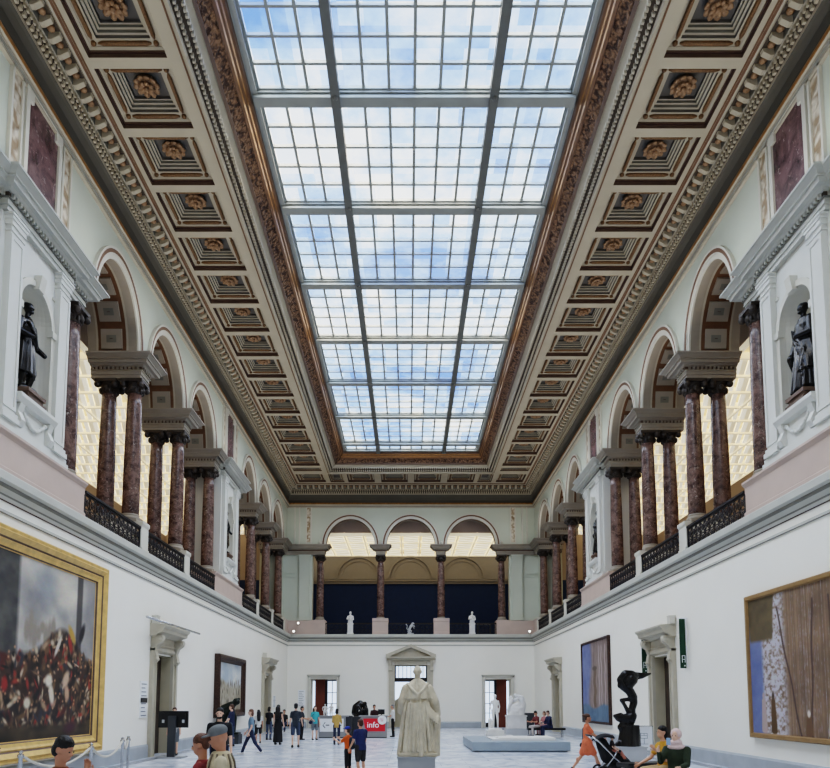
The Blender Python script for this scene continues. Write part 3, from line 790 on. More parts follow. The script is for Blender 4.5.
# ------------------------------------------------------------------ coffered ceiling round the skylight
XO, XI = 7.21, 4.95; YE, YI = 43.34, 41.2; YS = .3
CO = []                                   # coffer centres and half sizes
for k in range(-4, 14):
    y = 14.12+1.865*k+.80
    for s_ in (-1, 1): CO.append((s_*6.185, y, .845, .80, True))
for s_ in (-1, 1):
    CO.append((s_*6.185, 40.62, .845, .30, False))
    CO.append((s_*6.185, 42.28, .845, .76, False)); CO.append((s_*4.61, 42.28, .43, .76, False))
    CO.append((s_*3.095, 42.28, .825, .76, False)); CO.append((s_*1.025, 42.28, .825, .76, False))
holes = [(x-hx, x+hx, y-hy, y+hy) for x, y, hx, hy, r in CO]
def xy_grid(mb, x0, x1, y0, y1, z, holes):
    X = sorted({x0, x1, *[min(max(v, x0), x1) for h in holes for v in h[:2]]}); Y = sorted({y0, y1, *[min(max(v, y0), y1) for h in holes for v in h[2:]]})
    for i in range(len(X)-1):
        for k in range(len(Y)-1):
            xm, ym = (X[i]+X[i+1])/2, (Y[k]+Y[k+1])/2
            if any(h[0] < xm < h[1] and h[2] < ym < h[3] for h in holes): continue
            mb.quad((X[i], Y[k], z), (X[i+1], Y[k], z), (X[i+1], Y[k+1], z), (X[i], Y[k+1], z))
mb = MB()
sd = [h for h in holes if h[3] < 41.2]; en = [h for h in holes if h[3] > 41.2]
xy_grid(mb, -XO, -XI, Y0, YI, CZ, [h for h in sd if h[0] < 0]); xy_grid(mb, XI, XO, Y0, YI, CZ, [h for h in sd if h[0] > 0])
xy_grid(mb, -XO, XO, YI, YE, CZ, en)
mb.quad((-XI, Y0, CZ), (XI, Y0, CZ), (XI, YS, CZ), (-XI, YS, CZ))
ceiling = struct(mb.build('ceiling', M['ceil']))
mb = MB()
for s_ in (-1, 1):
    mb.box(*sorted((s_*(XO-.02), s_*(XO-.06))), 4, YE-.02, CZ-.012, CZ); mb.box(*sorted((s_*(XI+.05), s_*(XI+.09))), 4, YI+.05, CZ-.012, CZ)
mb.box(-XO, XO, YE-.06, YE-.02, CZ-.012, CZ); mb.box(-XI-.05, XI+.05, YI+.05, YI+.09, CZ-.012, CZ)
mb.build('painted_line', M['brown'], ceiling)

def coffer_mesh(hx, hy, name):
    mb = MB(); z = 0.; ix = 0.
    mats = [M['darkbrown'], M['ceil'], M['beige'], M['ceil_dark'], M['shade_line'], M['laurel'], M['ledge_dark']]
    q = min(1, hy/.76, hx/.76)
    def ring(i0, z0, i1, z1, m):
        A = [(-hx+i0, -hy+i0, z0), (hx-i0, -hy+i0, z0), (hx-i0, hy-i0, z0), (-hx+i0, hy-i0, z0)]
        B = [(-hx+i1, -hy+i1, z1), (hx-i1, -hy+i1, z1), (hx-i1, hy-i1, z1), (-hx+i1, hy-i1, z1)]
        for k in range(4): mb.quad(A[k], A[(k+1) % 4], B[(k+1) % 4], B[k], m)
    st = [(0, 0, 0), (0, .09, 0), (.035, .09, 6), (.035, .14, 0), (.09, .16, 1), (.09, .175, 2), (.27, .175, 1), (.27, .25, 3), (.325, .25, 2), (.325, .32, 4), (.375, .32, 1), (.375, .385, 4), (.415, .385, 2), (.415, .46, 3)]
    for (i0, z0, _), (i1, z1, m) in zip(st[:-1], st[1:]): ring(i0*q, z0*q, i1*q, z1*q, m)
    i, z = st[-1][0]*q, st[-1][1]*q
    mb.quad((-hx+i, -hy+i, z), (hx-i, -hy+i, z), (hx-i, hy-i, z), (-hx+i, hy-i, z), 3)
    r = .18*q; z = .155*q
    cx, cy = hx-r, hy-r
    for s_ in (-1, 1):
        for n_, e in ((0, cx), (1, cy)):
            pts = [(-e+.10*q), -e+.2*q, e-.2*q, e-.10*q]
            f = (lambda t: (t, s_*cy, z)) if n_ == 0 else (lambda t: (s_*cx, t, z))
            mb.rings([[tuple(Vector(f(t))+(Vector((0, math.cos(a), math.sin(a))) if n_ == 0 else Vector((math.cos(a), 0, math.sin(a))))*rr*q) for a in [2*PI*k/8 for k in range(8)]] for t, rr in zip(pts, (.02, .05, .05, .02))], True, 5)
    for sx in (-1, 1):
        for sy in (-1, 1): mb.ell((sx*cx, sy*cy, z), (.06*q,)*3, 8, 5)
    return mb.mesh(name, mats)
def rosette_mesh():
    mb = MB(); R = .30
    for n, r0, ln, wd, z, ph in ((10, .20, .12, .085, -.03, 0), (8, .11, .09, .06, -.10, .3)):
        for k in range(n):
            a = 2*PI*k/n+ph; rot = Matrix.Rotation(a, 3, 'Z') @ Matrix.Rotation(.5, 3, 'Y')
            mb.ell((r0*math.cos(a), r0*math.sin(a), z), (ln, wd, .045), 8, 0, rot)
    mb.ell((0, 0, -.13), (.06, .06, .06), 8)
    mb.lathe(0, 0, [(.24, .03), (.22, -.03), (.10, -.08)], 16)
    return mb.mesh('rosette', [M['bronze_gold']])
cm = {}; rm = rosette_mesh()
for x, y, hx, hy, r in CO:
    if (hx, hy) not in cm: cm[(hx, hy)] = coffer_mesh(hx, hy, 'coffer')
    o = bpy.data.objects.new('coffer', cm[(hx, hy)]); C.objects.link(o); o.parent = ceiling; o.location = (x, y, CZ)
    if r:
        q = bpy.data.objects.new('gilt_rosette', rm); C.objects.link(q); q.parent = o; q.location = (0, 0, .40)

# frame of the skylight: mouldings rising from the ceiling to the steel roof
mb = MB()
def rstrip(prof, mats):
    for (i0, z0), (i1, z1), m in zip(prof[:-1], prof[1:], mats):
        A = [(-XI+i0, YS+i0, z0), (-XI+i0, YI-i0, z0), (XI-i0, YI-i0, z0), (XI-i0, YS+i0, z0)]
        B = [(-XI+i1, YS+i1, z1), (-XI+i1, YI-i1, z1), (XI-i1, YI-i1, z1), (XI-i1, YS+i1, z1)]
        for k in range(4): mb.quad(A[k], A[(k+1) % 4], B[(k+1) % 4], B[k], m)
prof = [(0, 15.40), (0, 15.36), (.05, 15.34), (.07, 15.42), (.14, 15.50), (.27, 15.60), (.30, 15.66), (.40, 15.76), (.42, 15.74), (.48, 15.80), (.48, 15.84), (.72, 16.02), (.74, 16.0), (.80, 16.06), (.82, 16.12), (.87, 16.16), (.89, 16.22), (.94, 16.26), (.97, 16.34), (1.03, 16.36), (1.03, 16.5)]
mats = [0, 0, 0, 7, 7, 0, 0, 0, 1, 1, 2, 1, 3, 4, 3, 4, 3, 1, 6, 6]
rstrip(prof, mats)
fr = struct(mb.build('trim_3', [M['beige'], M['darkbrown'], M['rinceau'], M['brown'], M['gold'], M['ceil'], M['steel'], M['gap_shade']]))
mb = MB()
n = int((YI-5)/.13)
for i in range(n):
    y = 5+i*.13
    for s_ in (-1, 1):
        for di, dz in ((.11, .0), (.24, .10)):
            mb.box(*sorted((s_*(XI-di), s_*(XI-di-.06))), y, y+.06, 15.43+dz, 15.53+dz)
n = int(2*XI/.13)
for i in range(n):
    x = -XI+.1+i*.13
    for di, dz in ((.11, 0), (.24, .10)): mb.box(x, x+.06, YI-di-.06, YI-di, 15.43+dz, 15.53+dz)
mb.build('dentils', M['beige'], fr)

# ------------------------------------------------------------------ skylight
GZ = 16.5; XG = 3.93
BE = [15.92+3.84*k for k in range(-4, 7)]; YGE = 40.2
bays = list(zip(BE[:-1], BE[1:]))+[(BE[-1], YGE)]
bidx = 1
mb = MB()
for y in BE:
    mb.box(-XG, XG, y-.09, y+.09, GZ-.20, GZ+.05); mb.box(-XG, XG, y-.15, y+.15, GZ-.24, GZ-.17); mb.box(-XG, XG, y-.17, y-.10, GZ-.12, GZ-.06, 0)
    mb.box(-XG, XG, y+.10, y+.14, GZ-.2, GZ+.0)
struct(mb.build('trim_4', [M['steel']]))
mb = MB()
for s_ in (-1, 1):
    mb.box(s_*1.93-.07, s_*1.93+.07, YS+.9, YGE, GZ-.26, GZ+.05); mb.box(s_*1.93-.11, s_*1.93+.11, YS+.9, YGE, GZ-.30, GZ-.25)
    for y in BE: mb.lathe(s_*1.93, y-.2, [(.03, GZ-.36), (.07, GZ-.32), (.07, GZ-.2)], 10)
struct(mb.build('trim_5', [M['steel_dark']]))
mb = MB()
for s_ in (-1, 1):
    for i, (a, b) in enumerate(((3.93, 3.84), (3.82, 3.77))):
        mb.box(*sorted((s_*a, s_*b)), YS+.9, YGE, GZ-.16+.1*i, GZ+.02)
mb.box(-XG, XG, YGE-.14, YGE, GZ-.16, GZ+.05); mb.box(-XG, XG, YS+.9, YS+1.1, GZ-.16, GZ+.05)
struct(mb.build('trim_6', [M['steel']]))
wn = 1
for y0, y1 in bays:
    for x0, x1, nc in ((-3.80, -2.0, 3), (-1.86, 1.86, 6), (2.0, 3.80, 3)):
        a, b = y0+.12, y1-.12
        mb = MB(); mb.quad((x0, a, GZ), (x1, a, GZ), (x1, b, GZ), (x0, b, GZ))
        w = struct(mb.build(f'window_{wn}', M['glass'])); wn += 1
        mb = MB(); r = .036
        for k in range(nc+1):
            x = x0+(x1-x0)*k/nc; mb.box(x-r, x+r, a, b, GZ-.07, GZ+.02)
        rows = [a, a+.14]; nr = 5 if y1-y0 > 2 else 1
        rows += [a+.14+(b-a-.2)*k/nr for k in range(1, nr+1)]
        for y in rows: mb.box(x0, x1, y-r*.9, y+r*.9, GZ-.06, GZ+.02)
        mb.build('glazing_bars', M['steel'], w)
# plain roof outside the glazing
mb = MB()
for s_ in (-1, 1): mb.quad((s_*3.9, Y0, 16.56), (s_*17, Y0, 16.56), (s_*17, 53, 16.56), (s_*3.9, 53, 16.56))
mb.quad((-4.1, YGE, 16.56), (4.1, YGE, 16.56), (4.1, 53, 16.56), (-4.1, 53, 16.56)); mb.quad((-4.1, Y0, 16.56), (4.1, Y0, 16.56), (4.1, YS+1, 16.56), (-4.1, YS+1, 16.56))
mb.build('roof', M['cove'], ceiling)
# ------------------------------------------------------------------ doors on the side walls
dn = 1
def side_door(side, c, h, zt, dn, small=False):
    mb = MB(); a0, a1 = c-h, c+h; D = -.30
    # jambs, lintel and sill of the recess
    for a in (a0, a1): mb.quad(P(side, 0, a, 0), P(side, D, a, 0), P(side, D, a, zt), P(side, 0, a, zt))
    mb.quad(P(side, 0, a0, zt), P(side, 0, a1, zt), P(side, D, a1, zt), P(side, D, a0, zt))
    d = struct(mb.build(f'door_{dn}', M['jamb']))
    mb = MB(); wbox(mb, side, D-.06, D, a0, a1, 0, zt)
    for z0, z1 in ((.25, 1.2), (1.4, 2.8)):
        for q0, q1 in ((a0+.12, c-.08), (c+.08, a1-.12)): wbox(mb, side, D, D+.03, q0, q1, z0, z1)
    mb.build('door_leaf', M['wood_dark'], d)
    mb = MB()
    for s_ in (-1, 1):
        q0, q1 = sorted((c+s_*(h+.05), c+s_*(h+.34)))
        wbox(mb, side, 0, .07, q0, q1, 0, zt+.16)
        q0, q1 = sorted((c+s_*(h+.22), c+s_*(h+.36))); wbox(mb, side, 0, .12, q0, q1, 0, zt+.16)
        q0, q1 = sorted((c+s_*h, c+s_*(h+.05))); wbox(mb, side, 0, .10, q0, q1, 0, zt+.05)
    wbox(mb, side, 0, .07, c-h-.05, c+h+.05, zt+.05, zt+.10); wbox(mb, side, 0, .12, c-h-.36, c+h+.36, zt+.10, zt+.20)
    mb.build('architrave', M['stone'], d)
    mb = MB()
    wbox(mb, side, 0, .08, c-h-.30, c+h+.30, zt+.20, zt+.52); wbox(mb, side, 0, .11, c-h-.2, c+h+.2, zt+.27, zt+.31)
    wprism(mb, side, [(0, zt+.52), (.16, zt+.52), (.24, zt+.60), (.38, zt+.64), (.40, zt+.74), (.48, zt+.82), (.48, zt+.86), (0, zt+.90)], c-h-.42, c+h+.42)
    mb.build('hood', M['stone'], d)
    for s_ in (-1, 1):
        q0, q1 = sorted((c+s_*(h+.10), c+s_*(h+.32)))
        mb = MB(); wprism(mb, side, [(.08, zt-.28), (.16, zt-.24), (.18, zt-.08), (.14, zt+.10), (.20, zt+.26), (.33, zt+.36), (.36, zt+.46), (.33, zt+.54), (.08, zt+.54)], q0, q1)
        for dd, zz, rr in ((.27, zt+.42, .10), (.17, zt-.16, .06)):
            p = P(side, dd, (q0+q1)/2, zz); mb.ell(p, (rr, .14, rr), 10)
        mb.build('console', M['stone'], d)
for side in 'LR':
    for c, h, zt in DOORS[side]: side_door(side, c, h, zt, dn); dn += 1
# back doors
for i, (c, h, zt) in enumerate(BDOORS):
    mb = MB(); D = -1.6; a0, a1 = c-h, c+h
    for a in (a0, a1): mb.quad(P('B', 0, a, 0), P('B', D, a, 0), P('B', D, a, zt), P('B', 0, a, zt))
    mb.quad(P('B', 0, a0, zt), P('B', 0, a1, zt), P('B', D, a1, zt), P('B', D, a0, zt))
    d = struct(mb.build(f'door_{dn}', M['jamb'])); dn += 1
    mb = MB(); w = .28 if i == 1 else .19
    for s_ in (-1, 1):
        wbox(mb, 'B', 0, .07, *sorted((c+s_*h, c+s_*(h+w))), 0, zt+.0)
        wbox(mb, 'B', 0, .11, *sorted((c+s_*(h+w-.08), c+s_*(h+w))), 0, zt+w)
    wbox(mb, 'B', 0, .07, c-h, c+h, zt, zt+w); wbox(mb, 'B', 0, .11, c-h-w, c+h+w, zt+w-.08, zt+w)
    if i != 1: wprism(mb, 'B', [(0, zt+w), (.16, zt+w), (.2, zt+w+.08), (0, zt+w+.1)], c-h-w-.04, c+h+w+.04)
    mb.build('architrave', M['stone'] if i == 1 else M['cream'], d)
    mb = MB()
    if i == 1:
        mb.quad(P('B', D, a0, 0), P('B', D, a1, 0), P('B', D, a1, 2.9), P('B', D, a0, 2.9), 0)
        wbox(mb, 'B', D+.02, D+.06, a0+.3, a1, 0, 1.9, 1); mb.quad(P('B', D+.05, a0, 0), P('B', D+.05, a0+.4, 0), P('B', D+.05, a0+.4, 2.0), P('B', D+.05, a0, 1.7), 1)
        mb.build('bright_opening', [M['interior_lit'], M['jamb']], d)
        mb = MB(); wbox(mb, 'B', -.3, -.22, a0, a1, 2.86, 3.12); wbox(mb, 'B', -.3, -.22, a0, a0+.08, 2.86, zt); wbox(mb, 'B', -.3, -.22, a1-.08, a1, 2.86, zt); wbox(mb, 'B', -.3, -.22, a0, a1, zt-.06, zt)
        for k in range(1, 8): wbox(mb, 'B', -.29, -.24, a0+(a1-a0)*k/8-.018, a0+(a1-a0)*k/8+.018, 3.1, zt)
        mb.build('transom_bars', M['interior_dark'], d)
        mb = MB(); mb.quad(P('B', -.4, a0, 3.1), P('B', -.4, a1, 3.1), P('B', -.4, a1, zt), P('B', -.4, a0, zt)); mb.build('transom_glass', M['interior_lit'], d)
        # pediment on slim pilasters
        mb = MB()
        for s_ in (-1, 1): wbox(mb, 'B', .0, .16, *sorted((s_*1.22, s_*1.38)), 0, 4.2); wprism(mb, 'B', [(.1, 3.5), (.24, 3.56), (.2, 3.8), (.32, 4.2), (.1, 4.2)], *sorted((s_*1.20, s_*1.40)))
        wprism(mb, 'B', [(0, 4.2), (.2, 4.2), (.26, 4.3), (.36, 4.34), (.36, 4.42), (0, 4.42)], -1.5, 1.5)
        mb.build('entablature', M['stone'], d)
        mb = MB(); t = .16
        def tri(w0, zb, zt_, d0, d1, m=0):
            A = [P('B', d0, -w0, zb), P('B', d0, w0, zb), P('B', d0, 0, zt_)]; B = [P('B', d1, -w0, zb), P('B', d1, w0, zb), P('B', d1, 0, zt_)]
            mb.add(A+B, [(0, 1, 2), (5, 4, 3), (0, 3, 4, 1), (1, 4, 5, 2), (2, 5, 3, 0)], m)
        tri(1.40, 4.42, 4.98, 0, .12, 0)
        for s_ in (-1, 1):
            q = [(s_*1.56, 4.42), (s_*1.56, 4.56), (0, 5.19), (0, 5.0), (s_*1.2, 4.50), (s_*1.28, 4.42)]
            mb.add([P('B', 0, x, z) for x, z in q]+[P('B', .36, x, z) for x, z in q], [tuple(range(6)), tuple(range(6, 12))]+[(k, (k+1) % 6, 6+(k+1) % 6, 6+k) for k in range(6)])
        mb.build('pediment', M['stone'], d)
    else:
        s_ = 1 if i == 0 else -1
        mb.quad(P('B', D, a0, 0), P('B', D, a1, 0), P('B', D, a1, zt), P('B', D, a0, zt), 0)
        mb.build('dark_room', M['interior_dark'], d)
        mb = MB(); q = sorted((c-s_*.62, c-s_*.02)); wbox(mb, 'B', -.9, -.84, *q, 0, zt); mb.build('door_leaf', M['redwood'], d)
        mb = MB(); q = sorted((c+s_*.12, c+s_*.74)); wbox(mb, 'B', -1.05, -1.0, *q, .3, zt-.1); q2 = sorted((c-s_*.78, c-s_*.64)); wbox(mb, 'B', -.8, -.76, *q2, .3, zt-.1); mb.build('lit_pane', M['interior_lit'], d)
        mb = MB()
        for k in (0, .5, 1): x = q[0]+(q[1]-q[0])*k; wbox(mb, 'B', -1.0, -.96, x-.02, x+.02, 0, zt)
        for z in (.9, 1.5, 2.2): wbox(mb, 'B', -1.0, -.96, q[0], q[1], z-.02, z+.02)
        mb.build('pane_bars', M['steel_dark'], d)

# rails, blocks and banners round the near doors
for side, lab, y0, y1 in (('L', 'thin grey metal rail lying on the hood of the near left door', 19.3, 24.2),):
    p = P(side, .34, 0, 3.95); mb = MB(); mb.tube([(p[0], y0, 3.955), (p[0], y1, 3.955)], .035, 8)
    tag(mb.build('metal_rail', M['chrome']), lab, 'rail')
for side, lab, y in (('L', 'small pale block on top of the hood of the near left door', 20.6), ('R', 'small pale block on top of the hood of the near right door', 20.6), ('L', 'small pale block on top of the hood of the far left door', 36.4)):
    mb = MB(); wbox(mb, side, .04, .2, y-.11, y+.11, 3.905, 4.12); wbox(mb, side, .03, .21, y-.12, y+.12, 4.12, 4.15)
    tag(mb.build('sensor_box', M['cream']), lab, 'box')
for y, lab in ((19.75, 'dark green banner on the near side of the right hand door'), (23.0, 'dark green banner on the far side of the right hand door')):
    t = thing('wall_banner', lab, 'banner', (W, y, 2.55))
    mb = MB(); mb.box(-.22, -.06, -.02, .02, 0, 1.40); mb.build('cloth', M['green_banner'], t)
    mb = MB(); mb.box(-.26, 0, -.015, .015, 1.40, 1.43); mb.box(-.04, -.02, -.02, .02, 0.03, 1.40); mb.build('bracket', M['white'], t)
    mb = MB()
    for b in ((-.18, -.165, .16, .36), (-.10, -.085, .16, .36), (-.18, -.085, .345, .36), (-.18, -.085, .24, .255)): mb.box(b[0], b[1], -.025, .025, b[2], b[3])
    mb.box(-.12, -.09, -.025, .025, .05, .09); mb.build('white_emblem', M['white'], t)

# ------------------------------------------------------------------ painted canvases (generic stand-ins)
def canvas(name, side, a0, a1, z0, z1, d, img, parent):
    """img: numpy (h,w,3) sRGB rows from the bottom, columns along +a"""
    h, w, _ = img.shape
    v = []; f = []
    for j in range(h+1):
        for i in range(w+1): v.append(P(side, d, a0+(a1-a0)*i/w, z0+(z1-z0)*j/h))
    for j in range(h):
        for i in range(w): k = j*(w+1)+i; f.append((k, k+1, k+w+2, k+w+1))
    me = bpy.data.meshes.new(name); me.from_pydata(v, [], f); me.materials.append(M['paint'])
    col = me.color_attributes.new('paint', 'FLOAT_COLOR', 'CORNER')
    L = np.where(img <= .04045, img/12.92, ((img+.055)/1.055)**2.4).reshape(-1, 3)
    arr = np.ones((h*w, 4, 4), np.float32); arr[:, :, :3] = L[:, None, :]
    col.data.foreach_set('color', arr.reshape(-1))
    o = bpy.data.objects.new(name, me); C.objects.link(o); o.parent = parent
    return o
rng = np.random.default_rng(5)
def noise(h, w, cells):
    out = np.zeros((h, w)); amp = 1; tot = 0
    for c in cells:
        ch, cw = max(2, c), max(2, int(c*w/h)); g = rng.random((ch+1, cw+1))
        y = np.linspace(0, ch-1e-6, h); x = np.linspace(0, cw-1e-6, w); yi = y.astype(int); xi = x.astype(int); fy = (y-yi)[:, None]; fx = (x-xi)[None]
        fy = fy*fy*(3-2*fy); fx = fx*fx*(3-2*fx)
        a = g[yi][:, xi]; b = g[yi][:, xi+1]; c_ = g[yi+1][:, xi]; d = g[yi+1][:, xi+1]
        out += amp*(a*(1-fy)*(1-fx)+b*(1-fy)*fx+c_*fy*(1-fx)+d*fy*fx); tot += amp; amp *= .55
    return out/tot
def dab(img, cx, cy, rx, ry, ang, col, soft=.3):
    h, w, _ = img.shape; R = max(rx, ry)*1.3
    x0, x1, y0, y1 = int(max(0, cx-R)), int(min(w, cx+R+1)), int(max(0, cy-R)), int(min(h, cy+R+1))
    if x1 <= x0 or y1 <= y0: return
    Y, X = np.mgrid[y0:y1, x0:x1]; dx, dy = X-cx, Y-cy
    u = (dx*math.cos(ang)+dy*math.sin(ang))/rx; v = (-dx*math.sin(ang)+dy*math.cos(ang))/ry
    a = np.clip((1-np.sqrt(u*u+v*v))/soft, 0, 1)[..., None]
    img[y0:y1, x0:x1] = img[y0:y1, x0:x1]*(1-a)+np.array(col)/255*a
def mixc(a, b, t): return np.array(a)/255*(1-t[..., None])+np.array(b)/255*t[..., None]

# left: a dark crowded scene beneath a clouded sky (columns run toward the back of the hall)
h, w = 190, 250
img = mixc((170, 166, 164), (240, 230, 212), np.clip(noise(h, w, (4, 8, 16, 32))*2.2-.6, 0, 1))
blue = np.clip(noise(h, w, (3, 7, 15))*3-1.5, 0, 1)[..., None]*.6; img = img*(1-blue)+np.array((122, 142, 166))/255*blue
dk = np.clip(noise(h, w, (3, 6, 14))*2.4-1.1+np.linspace(-.4, .4, w)[None]*.6, 0, 1)[..., None]*.4; img = img*(1-dk)+np.array((84, 86, 92))/255*dk
yy, xx = np.mgrid[0:h, 0:w]; X = xx/w; Yv = yy/h
tower = ((X < .52) & (X > .0)); e = np.clip((.52-X)/.02, 0, 1)[..., None]*.9; img = img*(1-e)+(mixc((46, 46, 48), (88, 86, 82), noise(h, w, (20, 40))))*e
e = (np.clip((.025-abs(X-.885))/.01, 0, 1)*np.clip((Yv-.3)/.05, 0, 1))[..., None]*.8; img = img*(1-e)+np.array((62, 58, 60))/255*e
for k in range(9):      # pale far buildings
    dab(img, (.56+.022*k)*w, (.60+.03*math.sin(k*2))*h, 5, 16+8*math.sin(k*1.3), 0, (150, 140, 128), .5)
hill = .50+.17*np.exp(-((X-.78)/.12)**2)-.08*np.abs(X-.7)
e = np.clip((hill-Yv)/.05, 0, 1)[..., None]; img = img*(1-e)+mixc((34, 28, 26), (84, 66, 54), noise(h, w, (10, 24, 48)))*e
pal = [(60, 44, 38), (40, 34, 34), (92, 72, 56), (122, 96, 74), (30, 28, 30), (150, 60, 48), (196, 178, 152), (84, 40, 36), (56, 58, 66), (168, 140, 112), (110, 84, 60)]
for k in range(900):
    x = rng.random(); y = rng.random()*.95*(.5+.17*math.exp(-((x-.78)/.12)**2))
    dab(img, x*w, y*h, 1.2+rng.random()*3.2, 3+rng.random()*8, rng.normal(0, .5), pal[rng.integers(len(pal))], .7)
for k in range(140):    # faces and hands
    x = rng.random(); y = .16+rng.random()*.34*(1+.3*math.exp(-((x-.78)/.1)**2))
    dab(img, x*w, y*h, 1.9, 2.4, 0, (196, 150, 116), .9)
for cx, cy, rx, ry, an, c in ((.72, .25, 5, 16, .2, (222, 210, 190)), (.70, .33, 7, 9, 0, (226, 214, 196)), (.81, .34, 6, 14, -.3, (206, 176, 148)), (.82, .26, 5, 12, .1, (196, 160, 132)), (.84, .62, 5, 15, .5, (186, 150, 74)), (.83, .56, 4, 14, .3, (150, 52, 46)), (.75, .54, 3, 18, -.4, (214, 204, 188)), (.91, .64, 5, 16, -.3, (40, 38, 42)), (.58, .2, 6, 8, 0, (214, 202, 178)), (.05, .18, 10, 8, .3, (214, 206, 190)), (.46, .3, 5, 10, 0, (150, 48, 44)), (.30, .24, 7, 14, .3, (200, 186, 160)), (.18, .3, 6, 12, 0, (120, 50, 40))):
    dab(img, cx*w, cy*h, rx, ry, an, c, .5)
fg = np.clip((.10-Yv)/.04, 0, 1)[..., None]; img = img*(1-fg)+mixc((34, 30, 26), (98, 82, 62), noise(h, w, (14, 30)))*fg
dab(img, .85*w, .05*h, 14, 9, .3, (74, 42, 52), .7)
LP0, LP1, LZ0, LZ1 = 9.6, 17.1, .44, 4.86
t = thing('large_painting', 'huge gilt framed crowd scene painting on the left wall', 'painting', (-W, (LP0+LP1)/2, LZ0))
def frame(side, a0, a1, z0, z1, prof, mats, parent, name):
    mb = MB()
    for (i0, d0), (i1, d1), m in zip(prof[:-1], prof[1:], mats):
        A = [(a0+i0, z0+i0, d0), (a1-i0, z0+i0, d0), (a1-i0, z1-i0, d0), (a0+i0, z1-i0, d0)]; B = [(a0+i1, z0+i1, d1), (a1-i1, z0+i1, d1), (a1-i1, z1-i1, d1), (a0+i1, z1-i1, d1)]
        for k in range(4):
            p = [A[k], A[(k+1) % 4], B[(k+1) % 4], B[k]]; mb.quad(*[P(side, d, a, z) for a, z, d in p], m)
    return mb, mats
def local(o, loc):
    o.data.transform(Matrix.Translation(-Vector(loc)))
mb, _ = frame('L', LP0, LP1, LZ0, LZ1, [(0, .01), (0, .18), (.03, .21), (.08, .19), (.11, .23), (.20, .16), (.23, .13), (.26, .15), (.31, .11), (.37, .10), (.39, .06), (.42, .05)], [0, 0, 0, 0, 0, 1, 0, 0, 0, 1, 0], t, 'x')
o = mb.build('gilt_frame', [M['gold_frame'], M['darkbrown']], t); local(o, t.location)
o = canvas('canvas', 'L', LP0+.41, LP1-.41, LZ0+.41, LZ1-.41, .055, img, t); local(o, t.location)

# left far: pale ruin landscape in a dark ornate frame
h, w = 90, 110
img = mixc((150, 138, 116), (206, 198, 178), noise(h, w, (5, 12, 30)))
yy, xx = np.mgrid[0:h, 0:w]; X = xx/w; Yv = yy/h
e = (np.clip((Yv-.45-.35*np.clip(.5-X, 0, 1))/.1, 0, 1))[..., None]; img = img*(1-e)+mixc((176, 190, 202), (226, 226, 222), np.clip(noise(h, w, (4, 9, 20))*2-.5, 0, 1))*e
for k in range(120): dab(img, rng.random()*w, rng.random()*.6*h, 1+rng.random()*2, 4+rng.random()*8, rng.normal(0, .2), [(112, 100, 84), (166, 152, 128), (92, 84, 70), (190, 182, 160)][rng.integers(4)], .7)
t = thing('ruin_painting', 'pale landscape painting in a heavy dark brown ornate frame, far left wall', 'painting', (-W, 29.6, 1.1))
mb, _ = frame('L', 27.4, 31.8, .98, 3.5, [(0, .0), (0, .20), (.06, .24), (.14, .22), (.2, .14), (.26, .12), (.30, .06)], [0]*6, t, 'x')
o = mb.build('ornate_frame', M['frame_brown'], t); local(o, t.location)
o = canvas('canvas', 'L', 27.68, 31.52, 1.26, 3.22, .07, img, t); local(o, t.location)

# right near: tall vertical strokes of brown, lilac and white (columns run toward the back)
h, w = 190, 230
yy, xx = np.mgrid[0:h, 0:w]; X = xx/w; Yv = yy/h
st = noise(h, w, (2, 4))[:1]*0+noise(8, w, (8, 8, 8))[:1]
streak = np.repeat(noise(6, w, (3, 6, 6))[2:3], h, 0)*.6+noise(h, w, (6, 18, 40))*.4
fine = rng.random((1, w))*.5+noise(h, w, (40, 80))*.5
img = mixc((108, 88, 72), (156, 128, 102), np.clip(streak*2-.5, 0, 1))
e = np.clip(fine*3-1.75, 0, 1)[..., None]*.7; img = img*(1-e)+np.array((176, 168, 176))/255*e
e = np.clip((X-.66)/.05, 0, 1)*np.clip((1.0-X)/.02, 0, 1); e = e[..., None]*np.clip(noise(h, w, (50, 90, 120))*3-.75, 0, 1)[..., None]; img = img*(1-e)+np.array((198, 194, 202))/255*e
e = (np.clip((X-.865)/.03, 0, 1)*np.clip((noise(h, w, (8, 16))*.2+.76-abs(Yv-.3)*.4)/.1, 0, 1))[..., None]; img = img*(1-e)+mixc((92, 104, 152), (128, 138, 176), noise(h, w, (6, 20, 40)))*e
e = (np.clip((.10-np.abs(X-.885)*(.75+.5*np.clip(1-Yv, 0, 1)))/.012, 0, 1)*np.clip((Yv-.66)/.03, 0, 1))[..., None]; img = img*(1-e)+mixc((84, 72, 54), (116, 100, 72), noise(h, w, (12, 30)))*e
for x0, sl in ((.58, .16), (.50, -.04), (.30, .05), (.16, -.03)):
    for k in range(90): dab(img, (x0+sl*(k/90)+.004*math.sin(k*.13))*w, k/90*h*.9, 2.2, 3, 0, (84, 64, 56), .8)
def fig(cx, hh, c, c2, wd=.026):
    for k in range(40): dab(img, cx*w, (.02+hh*.84*k/40)*h, (wd*(1.15-.45*(k/40)))*w, 4, 0, c, .4)
    dab(img, cx*w, (.02+hh*.94)*h, 3.4, 6, 0, c2, .5)
fig(.885, .27, (180, 160, 154), (176, 158, 156)); fig(.80, .27, (92, 66, 36), (76, 58, 40)); fig(.52, .14, (110, 82, 58), (222, 212, 200)); fig(.36, .16, (206, 198, 190), (214, 206, 196)); fig(.22, .22, (96, 70, 46), (186, 160, 140)); fig(.1, .2, (120, 110, 130), (190, 170, 150))
t = thing('forest_painting', 'very large brown and lilac painting in thin oak frame, right wall near viewer', 'painting', (W, 13.8, .78))
